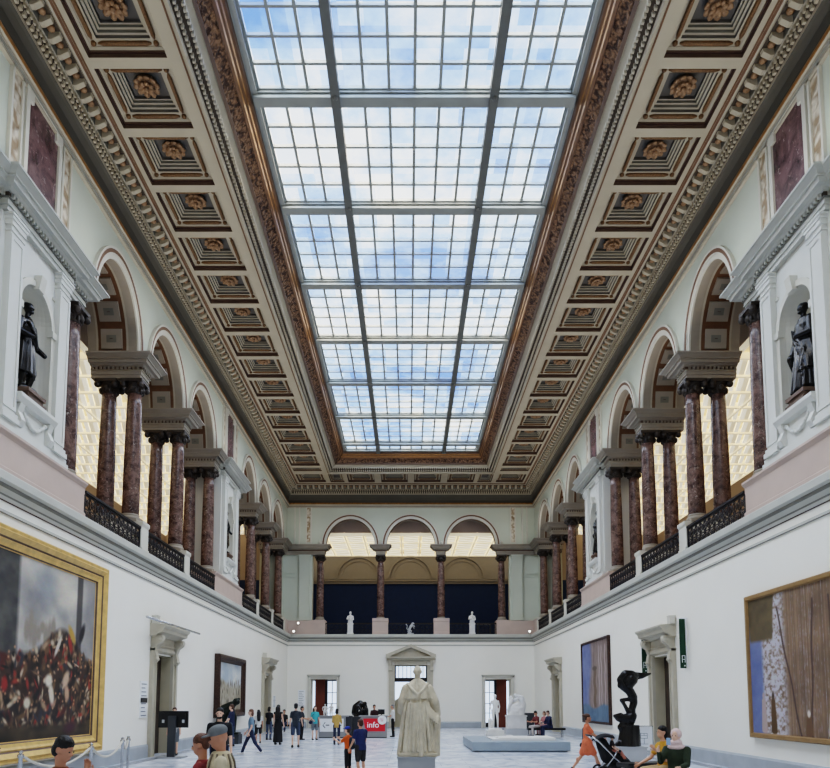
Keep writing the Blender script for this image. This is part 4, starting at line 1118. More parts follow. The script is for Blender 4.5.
a0, a1, z0, z1 = 11.2, 16.12, .80, 4.02
mb, _ = frame('R', a0, a1, z0, z1, [(0, .0), (0, .10), (.02, .12), (.09, .12), (.12, .06)], [0]*4, t, 'x')
o = mb.build('oak_frame', M['frame_wood'], t); local(o, t.location)
o = canvas('canvas', 'R', a0+.10, a1-.10, z0+.10, z1-.10, .07, img, t); local(o, t.location)

# right far: blue, lilac and brown vertical composition
h, w = 110, 130
yy, xx = np.mgrid[0:h, 0:w]; X = xx/w; Yv = yy/h
img = mixc((116, 98, 92), (164, 146, 140), np.clip(np.repeat(noise(6, w, (3, 6, 6))[2:3], h, 0)*1.4+noise(h, w, (10, 30))*.6-.5, 0, 1))
e = np.clip((X-.62-.06*np.sin(Yv*6))/.12, 0, 1)[..., None]; img = img*(1-e)+mixc((86, 98, 150), (132, 142, 182), noise(h, w, (8, 20)))*e
e = (np.clip((.20+.03*np.sin(X*9)-Yv)/.03, 0, 1))[..., None]; img = img*(1-e)+mixc((70, 96, 124), (116, 140, 160), noise(h, w, (8, 24)))*e
for k in range(60): dab(img, (.50+.02*math.sin(k*.2))*w, (.2+k/60*.45)*h, 7, 4, 0, (112, 92, 72), .5)
dab(img, .5*w, .66*h, 14, 4, 0, (90, 74, 62), .5)
for x in (.25, .33, .12): 
    for k in range(60): dab(img, (x+.01*math.sin(k*.3))*w, (.22+k/60*.7)*h, 2.4, 4, 0, (186, 170, 164), .8)
t = thing('blue_painting', 'blue and lilac vertical painting in thin dark frame, beyond the bronze sculpture', 'painting', (W, 29.4, .7))
a0, a1, z0, z1 = 27.3, 31.58, .70, 4.22
mb, _ = frame('R', a0, a1, z0, z1, [(0, .0), (0, .10), (.02, .12), (.08, .12), (.10, .06)], [0]*4, t, 'x')
o = mb.build('dark_frame', M['frame_brown'], t); local(o, t.location)
o = canvas('canvas', 'R', a0+.08, a1-.08, z0+.08, z1-.08, .07, img, t); local(o, t.location)

# wall notices
def notice(name, lab, side, a0, a1, z0, z1, dark=None):
    t = thing(name, lab, 'sign', P(side, 0, (a0+a1)/2, z0))
    mb = MB(); wbox(mb, side, .0, .03, a0, a1, z0, z1); o = mb.build('board', M['white'], t); local(o, t.location)
    mb = MB(); n = 9
    for k in range(n):
        z = z0+(z1-z0)*(k+.6)/(n+.4)
        if dark and dark[0] < z < dark[1]: continue
        wbox(mb, side, .03, .034, a0+.05, a1-.05-(k*37 % 5)*.03, z-.012, z+.012)
    o = mb.build('printed_lines', M['mark'], t); local(o, t.location)
    if dark:
        mb = MB(); wbox(mb, side, .03, .04, a0, a1, *dark); o = mb.build('dark_band', M['black'], t); local(o, t.location)
notice('wall_notice', 'tall white notice with a black band, beside the near left door', 'L', 19.85, 20.35, 1.15, 2.2, (1.58, 1.72))
notice('wall_notice', 'small white notice beside the far left door', 'L', 39.3, 40.0, 1.3, 1.95)
notice('wall_notice', 'white notice with small dark marks left of the far left doorway', 'B', -7.05, -6.62, 1.3, 2.35)
# spotlights on the ledge corners
for i, (x, y, z, lab) in enumerate(((-7.33, 43.5, 5.9, 'small white spotlight on the ledge in the far left corner'), (-7.1, 43.8, 6.45, 'small white spotlight clamped above the far left corner of the ledge'), (7.35, 43.5, 5.9, 'small white spotlight on the ledge in the far right corner'))):
    t = thing('spotlight', lab, 'spotlight', (x, y, z))
    mb = MB(); mb.cap((0, 0, .10), (.02, -.10, .08), .07, .09, 12); mb.tube([(0, 0, -.06), (0, 0, .06)], .02, 8); mb.build('housing', M['steel'], t)
    mb = MB(); mb.ell((.03, -.18, .08), (.06, .04, .06), 12); mb.build('bulb', M['lamp'], t)
# ------------------------------------------------------------------ figures
def gx(px, y): return XC+(px-408.5)*y/700.
def V(*a): return Vector(a)
def figure(label, x, y, h, face, top, bottom, shoes, skin='light', hair='brown', style='short', z=0, sit=None, legs=(0, 0), knees=(4, 4), arms=((5, 12), (5, 12)), out=(9, 9),
           lean=0, nod=0, turn=0, sleeve='short', lower='trousers', vox=.016, build=1., extras=None, group=None, cat='person'):
    build *= .95 if build == 1. else 1.
    """facing -Y at face=0; angles in degrees; arms = (shoulder pitch, elbow bend) right, left"""
    t = thing('person', label, cat, (x, y, z), math.radians(face))
    if group: t['group'] = group
    s = h/1.75; R = math.radians; b = build
    # skeleton (unscaled)
    J = {}; hz0 = 0
    for k, sg in ((0, -1), (1, 1)):
        hip = V(sg*.095, 0, 0); a = R(legs[k] if sit is None else 86); kb = R(knees[k] if sit is None else 84+knees[k])
        kn = hip+V(0, -math.sin(a), -math.cos(a))*.43+V(sg*.01, 0, 0); a2 = a-kb
        an = kn+V(0, -math.sin(a2), -math.cos(a2))*.42
        J[k] = [hip, kn, an]; hz0 = min(hz0, an.z)
    hz = (.075-hz0) if sit is None else sit/s+.10
    for k in (0, 1): J[k] = [p+V(0, 0, hz) for p in J[k]]
    base = V(0, 0, hz); L = Matrix.Rotation(R(lean), 3, 'X')
    def T(p): return base+L @ Vector(p)           # torso frame, z up from hips
    sh = .50; A = {}
    for k, sg in ((0, -1), (1, 1)):
        S0 = T((sg*.168*b, 0, sh-.045)); au = R(arms[k][0]); o = R(out[k])
        d1 = V(sg*math.sin(o), -math.sin(au)*math.cos(o), -math.cos(au)*math.cos(o)); E = S0+d1*.29
        af = au+R(arms[k][1]); oi = -R(8) if arms[k][1] > 40 else o*.5
        d2 = V(sg*math.sin(oi), -math.sin(af)*math.cos(oi), -math.cos(af)*math.cos(oi)); Wr = E+d2*.25
        A[k] = [S0, E, Wr, d2]
    HR = L @ (Matrix.Rotation(R(turn), 3, 'Z') @ Matrix.Rotation(R(nod), 3, 'X')); hc = T((0, -.01, .70))+ (HR @ V(0, -.02, .0)) - V(0, 0, 0)
    def Hd(p): return hc+HR @ Vector(p)
    sc = lambda p: tuple(Vector(p)*s)
    def cap(mb, a, c, ra, rb, n=10): mb.cap(sc(a), sc(c), ra*s, rb*s, n)
    def ell(mb, c, r, n=12, rot=None): mb.ell(sc(c), tuple(q*s for q in r), n, 0, rot)
    def torso(mb, secs, n=18):
        rs = []
        for zz, rx, ry, oy in secs:
            rs.append([sc(T((rx*b*math.cos(2*PI*i/n), oy+ry*b*math.sin(2*PI*i/n), zz))) for i in range(n)])
        mb.rings(rs)
    sk = skin_m(skin)
    # ---- body
    mb = MB()
    torso(mb, [(-.06, .13, .09, 0), (.05, .14, .095, 0), (.20, .115, .08, 0), (.36, .145, .09, 0), (.46, .15, .08, 0), (.52, .09, .06, 0)])
    cap(mb, T((0, .0, .48)), hc+(HR @ V(0, .015, -.06)), .052, .05)
    ell(mb, hc+(HR @ V(0, .01, .02)), (.074, .092, .10), 14, HR); ell(mb, Hd((0, -.035, -.055)), (.052, .055, .06), 12, HR)
    ell(mb, Hd((0, -.095, -.015)), (.014, .02, .022), 8, HR); ell(mb, Hd((0, -.082, -.062)), (.025, .014, .012), 8, HR)
    for sg in (-1, 1): ell(mb, Hd((sg*.076, .01, -.01)), (.012, .022, .032), 8, HR)
    for k in (0, 1):
        cap(mb, J[k][0]+V(0, 0, -.02), J[k][1], .078*b, .05); cap(mb, J[k][1], J[k][2], .05, .034)
        ell(mb, (J[k][1]*.65+J[k][2]*.35)+V(0, .018, 0), (.046, .05, .10), 10)
        ft = J[k][2]+V(0, -.13, -.045); cap(mb, J[k][2]+V(0, .02, -.035), ft, .036, .028)
        S0, E, Wr, d2 = A[k]
        cap(mb, S0, E, .046*b, .038); cap(mb, E, Wr, .038, .027); cap(mb, T((0, 0, .47)), S0, .06, .05)
        cap(mb, Wr, Wr+d2*.07, .026, .032)
    ex = MB()
    for k, sg in ((0, -1), (1, 1)):      # palms and fingers
        S0, E, Wr, d2 = A[k]; u = d2.cross(V(sg, 0, 0)); u = u.normalized() if u.length > .1 else V(0, 1, 0); w = d2.cross(u)
        cu = (w*sg*-1)
        for f, (off, ln) in enumerate(((-.027, .062), (-.009, .072), (.009, .068), (.026, .054))):
            p0 = Wr+d2*.075+u*off; p1 = p0+d2*ln*.55+w*.006; p2 = p1+(d2*.8+w*.5).normalized()*ln*.45
            for q0, q1, r0, r1 in ((p0, p1, .0105, .0095), (p1, p2, .0095, .0075)): ex.cap(sc(q0), sc(q1), r0*s, r1*s, 6, 0, 2)
        p0 = Wr+d2*.03-u*.028; p1 = p0-u*.03+d2*.03; p2 = p1+d2*.03+w*.01
        for q0, q1 in ((p0, p1), (p1, p2)): ex.cap(sc(q0), sc(q1), .012*s, .010*s, 6, 0, 2)
    blob(mb, 'body', sk, t, vox*s*.9, 3, ex)
    # ---- top
    mb = MB()
    if top:
        hem = -.10 if lower != 'dress' else -.02
        torso(mb, [(hem, .170, .125, 0), (0, .168, .125, 0), (.14, .15, .112, 0), (.30, .165, .122, -.005), (.41, .168, .112, 0), (.48, .125, .085, 0), (.535, .075, .068, .005)])
        for k in (0, 1):
            S0, E, Wr, d2 = A[k]; cap(mb, T((0, 0, .445)), S0, .075, .060*b)
            if sleeve == 'short': cap(mb, S0, S0+(E-S0)*.62, .060*b, .058)
            elif sleeve == 'long': cap(mb, S0, E, .067*b, .055); cap(mb, E, Wr-d2*.02, .055, .042)
        if lower == 'dress':
            kx = .5*(J[0][1]+J[1][1])
            cap(mb, J[0][0], J[0][1]*.75+J[0][0]*.25, .11, .10); cap(mb, J[1][0], J[1][1]*.75+J[1][0]*.25, .11, .10); cap(mb, base, kx*.6+base*.4, .16, .15)
        if lower == 'long_dress':
            n = 20; rs = []
            for q, rx, ry in ((0, .17, .13), (.2, .18, .15), (.5, .19, .17), (.8, .21, .20), (1, .22, .22)):
                zz = hz*(1-q)+.10*q; rs.append([sc((rx*math.cos(2*PI*i/n), ry*math.sin(2*PI*i/n), zz)) for i in range(n)])
            mb.rings(rs)
        nm = {'dress': 'dress', 'long_dress': 'dress'}.get(lower, 'shirt')
        blob(mb, nm, top, t, vox*s, 4)
    if bottom and lower in ('trousers', 'shorts', 'skirt'):
        mb = MB(); torso(mb, [(-.10, .135, .108, .005), (-.02, .16, .115, .005), (.08, .155, .112, 0), (.10, .15, .108, 0)])
        for k in (0, 1):
            hp, kn, an = J[k]
            if lower == 'trousers': cap(mb, hp, kn, .095*b, .068); cap(mb, kn, an+(kn-an)*.06, .068, .056)
            elif lower == 'shorts': cap(mb, hp, kn+(hp-kn)*.12, .10*b, .082)
            else: cap(mb, hp, kn+(hp-kn)*.3, .11, .11)
        if lower == 'skirt': cap(mb, base, .5*(J[0][1]+J[1][1])*.6+base*.4, .14, .15)
        blob(mb, {'trousers': 'trousers', 'shorts': 'shorts', 'skirt': 'skirt'}[lower], bottom, t, vox*s, 4)
    for k in (0, 1):
        mb = MB(); an = J[k][2]; mb.cap(sc(an+V(0, .035, -.035)), sc(an+V(0, -.15, -.045)), .043*s, .036*s, 10); mb.cap(sc(an+V(0, .02, .0)), sc(an+V(0, .03, -.04)), .042*s, .042*s, 10)
        blob(mb, 'shoe', shoes, t, vox*s*.8, 3)
    # ---- hair
    if style != 'bald':
        mb = MB(); Hm = hair_m(hair)
        ell(mb, Hd((0, .020, .052)), (.084, .096, .084), 14, HR)
        if style == 'short': ell(mb, Hd((0, .050, -.012)), (.081, .066, .085), 12, HR)
        if style in ('long', 'bob'):
            ell(mb, Hd((0, .06, -.04)), (.085, .06, .12), 12, HR)
            if style == 'long':
                mb.cap(sc(Hd((0, .075, -.03))), sc(T((0, .115, .30))), .105*s, .095*s, 12); ell(mb, Hd((.06, .03, -.1)), (.035, .05, .12), 10, HR); ell(mb, Hd((-.06, .03, -.1)), (.035, .05, .12), 10, HR)
        if style == 'bun': ell(mb, Hd((0, .115, .07)), (.05, .05, .05), 10, HR); ell(mb, Hd((0, .06, .0)), (.08, .05, .07), 10, HR)
        if style == 'beard':
            ell(mb, Hd((0, -.040, -.080)), (.058, .058, .038), 12, HR)
            for sg in (-1, 1): ell(mb, Hd((sg*.070, -.005, -.04)), (.014, .03, .05), 8, HR)
            ell(mb, Hd((0, .055, .0)), (.078, .06, .08), 12, HR)
        blob(mb, 'hair', Hm, t, vox*s*.8, 3)
    for sg in (-1, 1):
        mb = MB(); mb.ell(sc(Hd((sg*.030, -.082, .008))), (.011*s, .007*s, .007*s), 8); mb.build('eye', M['black'], t)
    if extras: extras(t, s, Hd, HR, T, A, J, sc)
    return t
def cap_hat(col, brim_dir=-1):
    def f(t, s, Hd, HR, T, A, J, sc):
        mb = MB(); mb.ell(sc(Hd((0, .012, .075))), (.094*s, .108*s, .07*s), 16, 0, HR); mb.ell(sc(Hd((0, -.11, .055))), (.065*s, .07*s, .013*s), 14, 0, HR)
        blob(mb, 'cap', col, t, .010*s, 2)
    return f
def bag(col, side=1, z=.0, y=.02):
    def f(t, s, Hd, HR, T, A, J, sc):
        mb = MB(); p = T((side*.22, y, z-.02)); mb.cap(sc(p+V(0, -.07, 0)), sc(p+V(0, .07, -.02)), .085*s, .085*s, 10)
        o = mb.build('shoulder_bag', col, t)
        mb = MB(); mb.tube([sc(p+V(0, 0, .06)), sc(T((side*.15, -.10, .34))), sc(T((-side*.04, -.02, .55))), sc(T((-side*.0, .12, .40))), sc(p+V(0, .06, .05))], .012*s, 6); mb.build('strap', col, o)
    return f
def backpack(col):
    def f(t, s, Hd, HR, T, A, J, sc):
        mb = MB(); mb.cap(sc(T((0, .17, .14))), sc(T((0, .16, .38))), .11*s, .10*s, 12); mb.build('backpack', col, t)
    return f
def both(*fs):
    def f(*a):
        for g in fs: g(*a)
    return f
cw = cloth
black = cw('black', rgb(30, 30, 34)); navy = cw('navy', rgb(36, 44, 74)); jeans = cw('denim', rgb(72, 84, 106)); dkjeans = cw('dark_denim', rgb(40, 48, 74)); white_c = cw('white', rgb(228, 226, 222)); grey_c = cw('grey', rgb(120, 126, 132))
charcoal = cw('charcoal', rgb(52, 58, 66)); shoe_d = cw('dark_shoe', rgb(34, 30, 30), .5); shoe_w = cw('white_shoe', rgb(226, 224, 220), .5)

# foreground left
figure('black haired person looking down with hand at face, before the large painting', gx(65, 5.2), 5.2, 1.355, 80, cw('terracotta', rgb(140, 84, 60)), dkjeans, shoe_d, 'tan', 'black', 'short', nod=22, arms=((5, 10), (38, 128)), out=(9, -14), vox=.012)
figure('person mostly cut off by the left edge of the photo, dark hair', gx(-8, 5.6), 5.6, 1.32, 150, black, dkjeans, shoe_d, 'tan', 'black', 'short')
figure('woman with brown upswept hair in a red top, facing left in the foreground', gx(205, 6.1), 6.1, 1.33, 268, cw('brick_red', rgb(150, 66, 68)), dkjeans, shoe_d, 'tan', 'auburn', 'bun', nod=14, vox=.012, extras=bag(cw('strap_white', rgb(210, 190, 184)), 1, .1))
def shawl(t, s, Hd, HR, T, A, J, sc):
    m = cw('beige_stripe', rgb(196, 182, 152)); d = cw('taupe_stripe', rgb(120, 108, 92))
    mb = MB(); mb.rings([[sc(T((rx*math.cos(2*PI*i/20), ry*math.sin(2*PI*i/20), z))) for i in range(20)] for z, rx, ry in ((.36, .21, .15), (.44, .19, .14), (.52, .12, .11), (.56, .085, .085))]); o = blob(mb, 'draped_jumper', m, t, .012, 3)
    mb = MB()
    for k in range(7):
        a = -.9+k*.55; mb.tube([sc(T((.205*math.cos(a), .155*math.sin(a), .37))), sc(T((.19*math.cos(a), .145*math.sin(a), .45))), sc(T((.12*math.cos(a), .11*math.sin(a), .53)))], .012*s, 6)
    mb.build('dark_stripes', d, o)
figure('older man in a grey cap with a striped beige jumper over the shoulders, foreground', gx(223, 6.0), 6.0, 1.40, 285, cw('beige', rgb(206, 194, 166)), grey_c, shoe_d, 'tan', 'grey', 'bald', nod=16, vox=.012, build=1.12, extras=both(cap_hat(cw('grey_cap', rgb(120, 124, 126))), shawl))
# left group
figure('bearded man in a black t-shirt facing the viewer, behind the man in the cap', gx(221, 12.6), 12.6, 1.50, 8, black, dkjeans, shoe_d, 'light', 'black', 'beard', build=1.12)
figure('man in a navy t-shirt and jeans facing left beside the ornate framed painting', gx(233, 25.5), 25.5, 1.52, 262, navy, jeans, shoe_d, 'light', 'brown', 'short', arms=((8, 8), (12, 40)))
figure('woman in a blue grey top and jeans striding left, white shoes', gx(252.5, 21.7), 21.7, 1.44, 278, cw('blue_grey', rgb(116, 142, 162)), dkjeans, shoe_w, 'light', 'auburn', 'bob', legs=(26, -20), knees=(6, 16), arms=((10, 25), (-6, 30)), extras=bag(black, -1, -.05))
figure('girl with a white top and black shorts standing near the far left door', gx(259.5, 27.6), 27.6, 1.30, 200, white_c, black, shoe_d, 'tan', 'black', 'long', lower='shorts')
figure('woman in a black top and jeans with her back turned, beside the long black dress', gx(270, 30), 30, 1.40, 165, black, jeans, shoe_d, 'light', 'black', 'bob', arms=((20, 60), (20, 60)))
figure('woman with long black hair in a full length black dress', gx(279, 26.7), 26.7, 1.50, 170, black, None, shoe_d, 'light', 'black', 'long', lower='long_dress', sleeve='none')
figure('man in a dark t-shirt and denim shorts walking away from the viewer', gx(296.5, 25), 25, 1.56, 180, charcoal, cw('denim_shorts', rgb(66, 76, 96)), shoe_d, 'light', 'black', 'short', lower='shorts', legs=(8, -6), arms=((20, 20), (-8, 14)))
figure('young person in dark clothes standing to the right of the man in denim shorts', gx(302.5, 30), 30, 1.42, 80, charcoal, black, shoe_d, 'mid', 'black', 'short', arms=((20, 70), (15, 60)))
figure('woman with long dark hair in a turquoise top and grey shorts near the desk', gx(315.5, 30), 30, 1.44, 25, cw('turquoise', rgb(74, 170, 178)), grey_c, shoe_d, 'light', 'brown', 'long', lower='shorts', arms=((10, 60), (5, 15)), extras=bag(navy, -1, .0))
figure('woman in a mustard jacket and dark trousers standing at the desk, back turned', gx(337.3, 26.7), 26.7, 1.35, 175, cw('mustard', rgb(196, 160, 92)), dkjeans, shoe_d, 'light', 'black', 'bob', sleeve='long', arms=((15, 60), (15, 60)))
figure('person seated on the far bench against the left end of the back wall', gx(285, 37), 37, 1.5, 0, black, dkjeans, shoe_d, 'mid', 'black', 'short', sit=.42)
# middle pair
figure('child in an orange t-shirt and blue cap raising hands', gx(348.5, 15.2), 15.2, 1.07, 245, cw('orange', rgb(226, 104, 38)), black, shoe_d, 'light', 'brown', 'short', arms=((45, 75), (45, 75)), extras=both(cap_hat(cw('royal_blue', rgb(38, 66, 160))), backpack(charcoal)))
figure('boy in a navy checked shirt and dark shorts beside the child in orange', gx(361, 15.0), 15.0, 1.24, 225, cw('navy_check', rgb(38, 48, 92)), cw('dark_shorts', rgb(52, 48, 50)), shoe_d, 'mid', 'brown', 'short', lower='shorts', arms=((12, 20), (12, 20)), build=1.15)
figure('man in a white shirt and black trousers standing left of the robed statue', gx(393, 32.5), 32.5, 1.50, 262, white_c, black, shoe_d, 'mid', 'grey', 'short', arms=((20, 60), (20, 60)))
figure('person in dark clothes standing behind the red end of the information desk', gx(374.5, 33.2), 33.2, 1.48, 10, cw('dark_maroon', rgb(62, 36, 38)), black, shoe_d, 'tan', 'black', 'short')
figure('visitor partly hidden behind the display screen by the left door', gx(176, 21.3), 21.3, 1.44, 10, cw('pale_grey', rgb(196, 192, 190)), grey_c, shoe_d, 'light', 'brown', 'bob', lower='shorts')
# right
figure('woman in a short orange dress pushing the stroller', gx(585.5, 16.3), 16.3, 1.40, 88, cw('coral', rgb(222, 120, 84)), None, shoe_d, 'tan', 'brown', 'bun', lower='dress', legs=(28, -22), knees=(4, 14), arms=((34, 30), (34, 30)), extras=bag(black, 1, -.05))
figure('woman with dark curly hair in a yellow top, seated sideways on the bench', gx(661, 11.6), 11.6, 1.50, 282, cw('amber', rgb(204, 150, 52)), cw('beige_shorts', rgb(188, 160, 120)), shoe_d, 'mid', 'black', 'bob', lower='shorts', sit=.42, arms=((32, 30), (20, 118)))
def scarf(t, s, Hd, HR, T, A, J, sc):
    mb = MB(); mb.ell(sc(Hd((0, .03, .035))), (.098*s, .098*s, .108*s), 14, 0, HR); mb.ell(sc(Hd((0, .0, -.12))), (.115*s, .10*s, .07*s), 14, 0, HR); mb.ell(sc(T((0, -.0, .50))), (.17*s, .135*s, .06*s), 14)
    blob(mb, 'headscarf', cw('pale_pink', rgb(222, 196, 192)), t, .010, 2)
figure('woman in a pale headscarf and dark green top seated on the bench holding a phone', gx(674, 10.7), 10.7, 1.46, 318, cw('dark_green', rgb(48, 58, 40)), black, shoe_d, 'light', 'black', 'bald', sleeve='long', sit=.42, arms=((40, 100), (28, 55)), extras=scarf, build=1.1)
figure('man in a dark red shirt reading on the far bench', gx(536.5, 32.2), 32.2, 1.5, 300, cw('wine', rgb(120, 56, 58)), cw('pale_trousers', rgb(206, 196, 190)), shoe_d, 'tan', 'black', 'short', sit=.42, nod=20, arms=((35, 60), (35, 60)), lean=8)
figure('woman in pink in the middle of the far bench', gx(543.5, 32.6), 32.6, 1.44, 300, cw('dusty_pink', rgb(190, 130, 126)), cw('pink_trousers', rgb(188, 140, 136)), shoe_d, 'light', 'auburn', 'bob', sit=.42, arms=((25, 50), (25, 50)))
figure('man in a navy shirt at the right end of the far bench', gx(549, 31.8), 31.8, 1.52, 285, navy, dkjeans, shoe_d, 'light', 'brown', 'short', sit=.42, sleeve='long', arms=((25, 60), (25, 60)), lean=8, build=1.15)
# ------------------------------------------------------------------ sculptures
def robed(t, material, h, seed, vox=.02, cape=True, from_behind=True):
    """standing draped figure of height h at the origin of t, facing +Y (its back to the viewer)"""
    rg = random.Random(seed); n = 72; mb = MB(); q = h/1.9
    ph = [rg.random()*6 for _ in range(4)]
    def fold(a, k):
        dp = .17*(1-k)**.6
        return 1+dp*(.5*math.sin(9*a+ph[0]+k*1.2)+.35*math.sin(15*a+ph[1]-k*2)+.2*math.sin(23*a+ph[2]))
    secs = [(0, .0, .0, .43, .33), (0, 0, .12, .42, .32), (0, 0, .5, .375, .28), (0, 0, .9, .315, .245), (0, 0, 1.15, .27, .215), (0, 0, 1.35, .275, .21), (0, 0, 1.50, .24, .18), (0, 0, 1.58, .14, .12), (0, 0, 1.62, .09, .09)]
    mb.loft([(a*q, b_*q, z*q, rx*q, ry*q) for a, b_, z, rx, ry in secs], n, 0, fold)
    return mb, q, fold
# central statue: robed scholar seen from behind
SX, SY, SZ = gx(417.5, 14.7), 14.7, .49
t = thing('robed_statue', 'weathered white marble statue of a robed man seen from behind, centre of the hall', 'statue', (SX, SY, SZ))
mb, q, fold = robed(t, M['marble_old'], 1.86, 3)
n = 72
def fold2(a, k): return 1+.07*math.sin(11*a+1)+.04*math.sin(19*a+k*3)
mb.loft([(0, 0, .95*q, .36*q, .27*q), (0, 0, 1.2*q, .335*q, .25*q), (0, 0, 1.42*q, .285*q, .215*q), (0, 0, 1.53*q, .20*q, .16*q), (0, 0, 1.6*q, .10*q, .10*q)][1:], n, 0, fold2)
mb.box(-.40, .40, -.30, .30, 0, .07)
# arms and wide sleeves, right one resting on a stack of drapery
for pts, rr in (([(-.24, 0, 1.42), (-.32, -.02, 1.16), (-.33, .14, .95)], (.10, .10, .10)), ([(.24, 0, 1.42), (.36, -.02, 1.12), (.40, .04, .88)], (.10, .11, .10)), ([(.40, .04, .92), (.44, .0, .78)], (.07, .05))):
    mb.chain([tuple(Vector(p)*q) for p in pts], [r*q for r in rr], 12)
mb.loft([(.34*q, .02, 0, .13*q, .16*q), (.35*q, .02, .35*q, .12*q, .14*q), (.36*q, .02, .72*q, .13*q, .14*q), (.38*q, .0, .9*q, .09*q, .1*q)], 40, 0, lambda a, k: 1+.10*math.sin(8*a+1))
for k in range(6):     # cloth gathered over the right arm
    a0 = -.05+k*.07; mb.tube([((.14+k*.045)*q, (-.23+.02*k)*q, (1.16-.05*k)*q), ((.20+k*.045)*q, -.25*q, (.88-.05*k)*q), ((.30+k*.03)*q, -.18*q, (.72+.02*k)*q), (.40*q, -.06*q, (.80+.02*k)*q)], .028*q, 8)
for k in range(5):     # hood folds in a v between the shoulders
    w_ = .23-.035*k; z1 = 1.53-.02*k; mb.tube([(-w_*q, -.12*q, z1*q), (-w_*.5*q, -.215*q, (z1-.14)*q), (0, -.245*q, (z1-.24)*q), (w_*.5*q, -.215*q, (z1-.14)*q), (w_*q, -.12*q, z1*q)], .026*q, 8)
for k in range(9):     # long vertical folds of the gown
    x = -.28+.068*k; y_ = -math.sqrt(max(0, 1-(x/.33)**2))*.26; mb.tube([((x*.85)*q, (y_-.0)*q, 1.12*q), ((x*1.08)*q, (y_-.03)*q, .7*q), (x*1.3*q, (y_-.06)*q, .10*q)], (.026+.014*(k % 2))*q, 8)
mb.cap((0, 0, 1.56*q), (0, .01, 1.70*q), .062*q, .06*q, 14)
mb.ell((0, .01, 1.80*q), (.082*q, .10*q, .115*q), 16); mb.ell((0, -.02, 1.78*q), (.088*q, .085*q, .09*q), 14)
for s_ in (-1, 1): mb.ell((s_*.085*q, .02, 1.78*q), (.015*q, .025*q, .035*q), 8)
mb.ell((0, .105*q, 1.77*q), (.016*q, .022*q, .025*q), 8)
blob(mb, 'figure', M['marble_old'], t, .011, 1)
mb = MB(); mb.box(-.41, .35, -.36, .36, -SZ, -.03); mb.box(-.43, .37, -.38, .38, -.03, 0)
o = tag(mb.build('statue_pedestal', M['plinth']), 'grey block pedestal under the robed marble statue', 'pedestal'); o.location = (SX, SY, SZ)

def nude(mb, q, pose=0):
    """standing nude 1.75*q tall, weight on one leg"""
    mb.loft([(0, 0, .86*q, .15*q, .11*q), (.01*q, 0, .98*q, .16*q, .115*q), (.02*q, 0, 1.12*q, .12*q, .09*q), (.01*q, 0, 1.32*q, .16*q, .105*q), (0, 0, 1.42*q, .15*q, .08*q), (0, 0, 1.5*q, .06*q, .055*q)], 20)
    for a, b_, c, d in (((-.08, 0, .9), (-.09, -.02, .48), (-.08, .02, .06), (-.09, -.12, .03)), ((.08, 0, .9), (.12, -.10, .50), (.14, .04, .08), (.15, -.09, .03))):
        P4 = [tuple(Vector(p)*q) for p in (a, b_, c, d)]; mb.chain(P4, [.085*q, .058*q, .038*q, .03*q], 12)
    mb.cap((0, 0, 1.45*q), (.01*q, -.01*q, 1.56*q), .05*q, .048*q); mb.ell((.01*q, -.02*q, 1.65*q), (.072*q, .088*q, .105*q), 12); mb.ell((.01*q, .02*q, 1.68*q), (.08*q, .08*q, .08*q), 12)
    for a in (((-.17, 0, 1.40), (-.25, .02, 1.14), (-.20, -.12, .94)), ((.17, 0, 1.40), (.24, .04, 1.14), (.20, -.06, .90))):
        mb.chain([tuple(Vector(p)*q) for p in a], [.05*q, .04*q, .028*q], 10); e = Vector(a[2])*q; mb.cap(tuple(e), tuple(e+V(-.01, -.05, -.07)*q), .03*q, .02*q, 8)

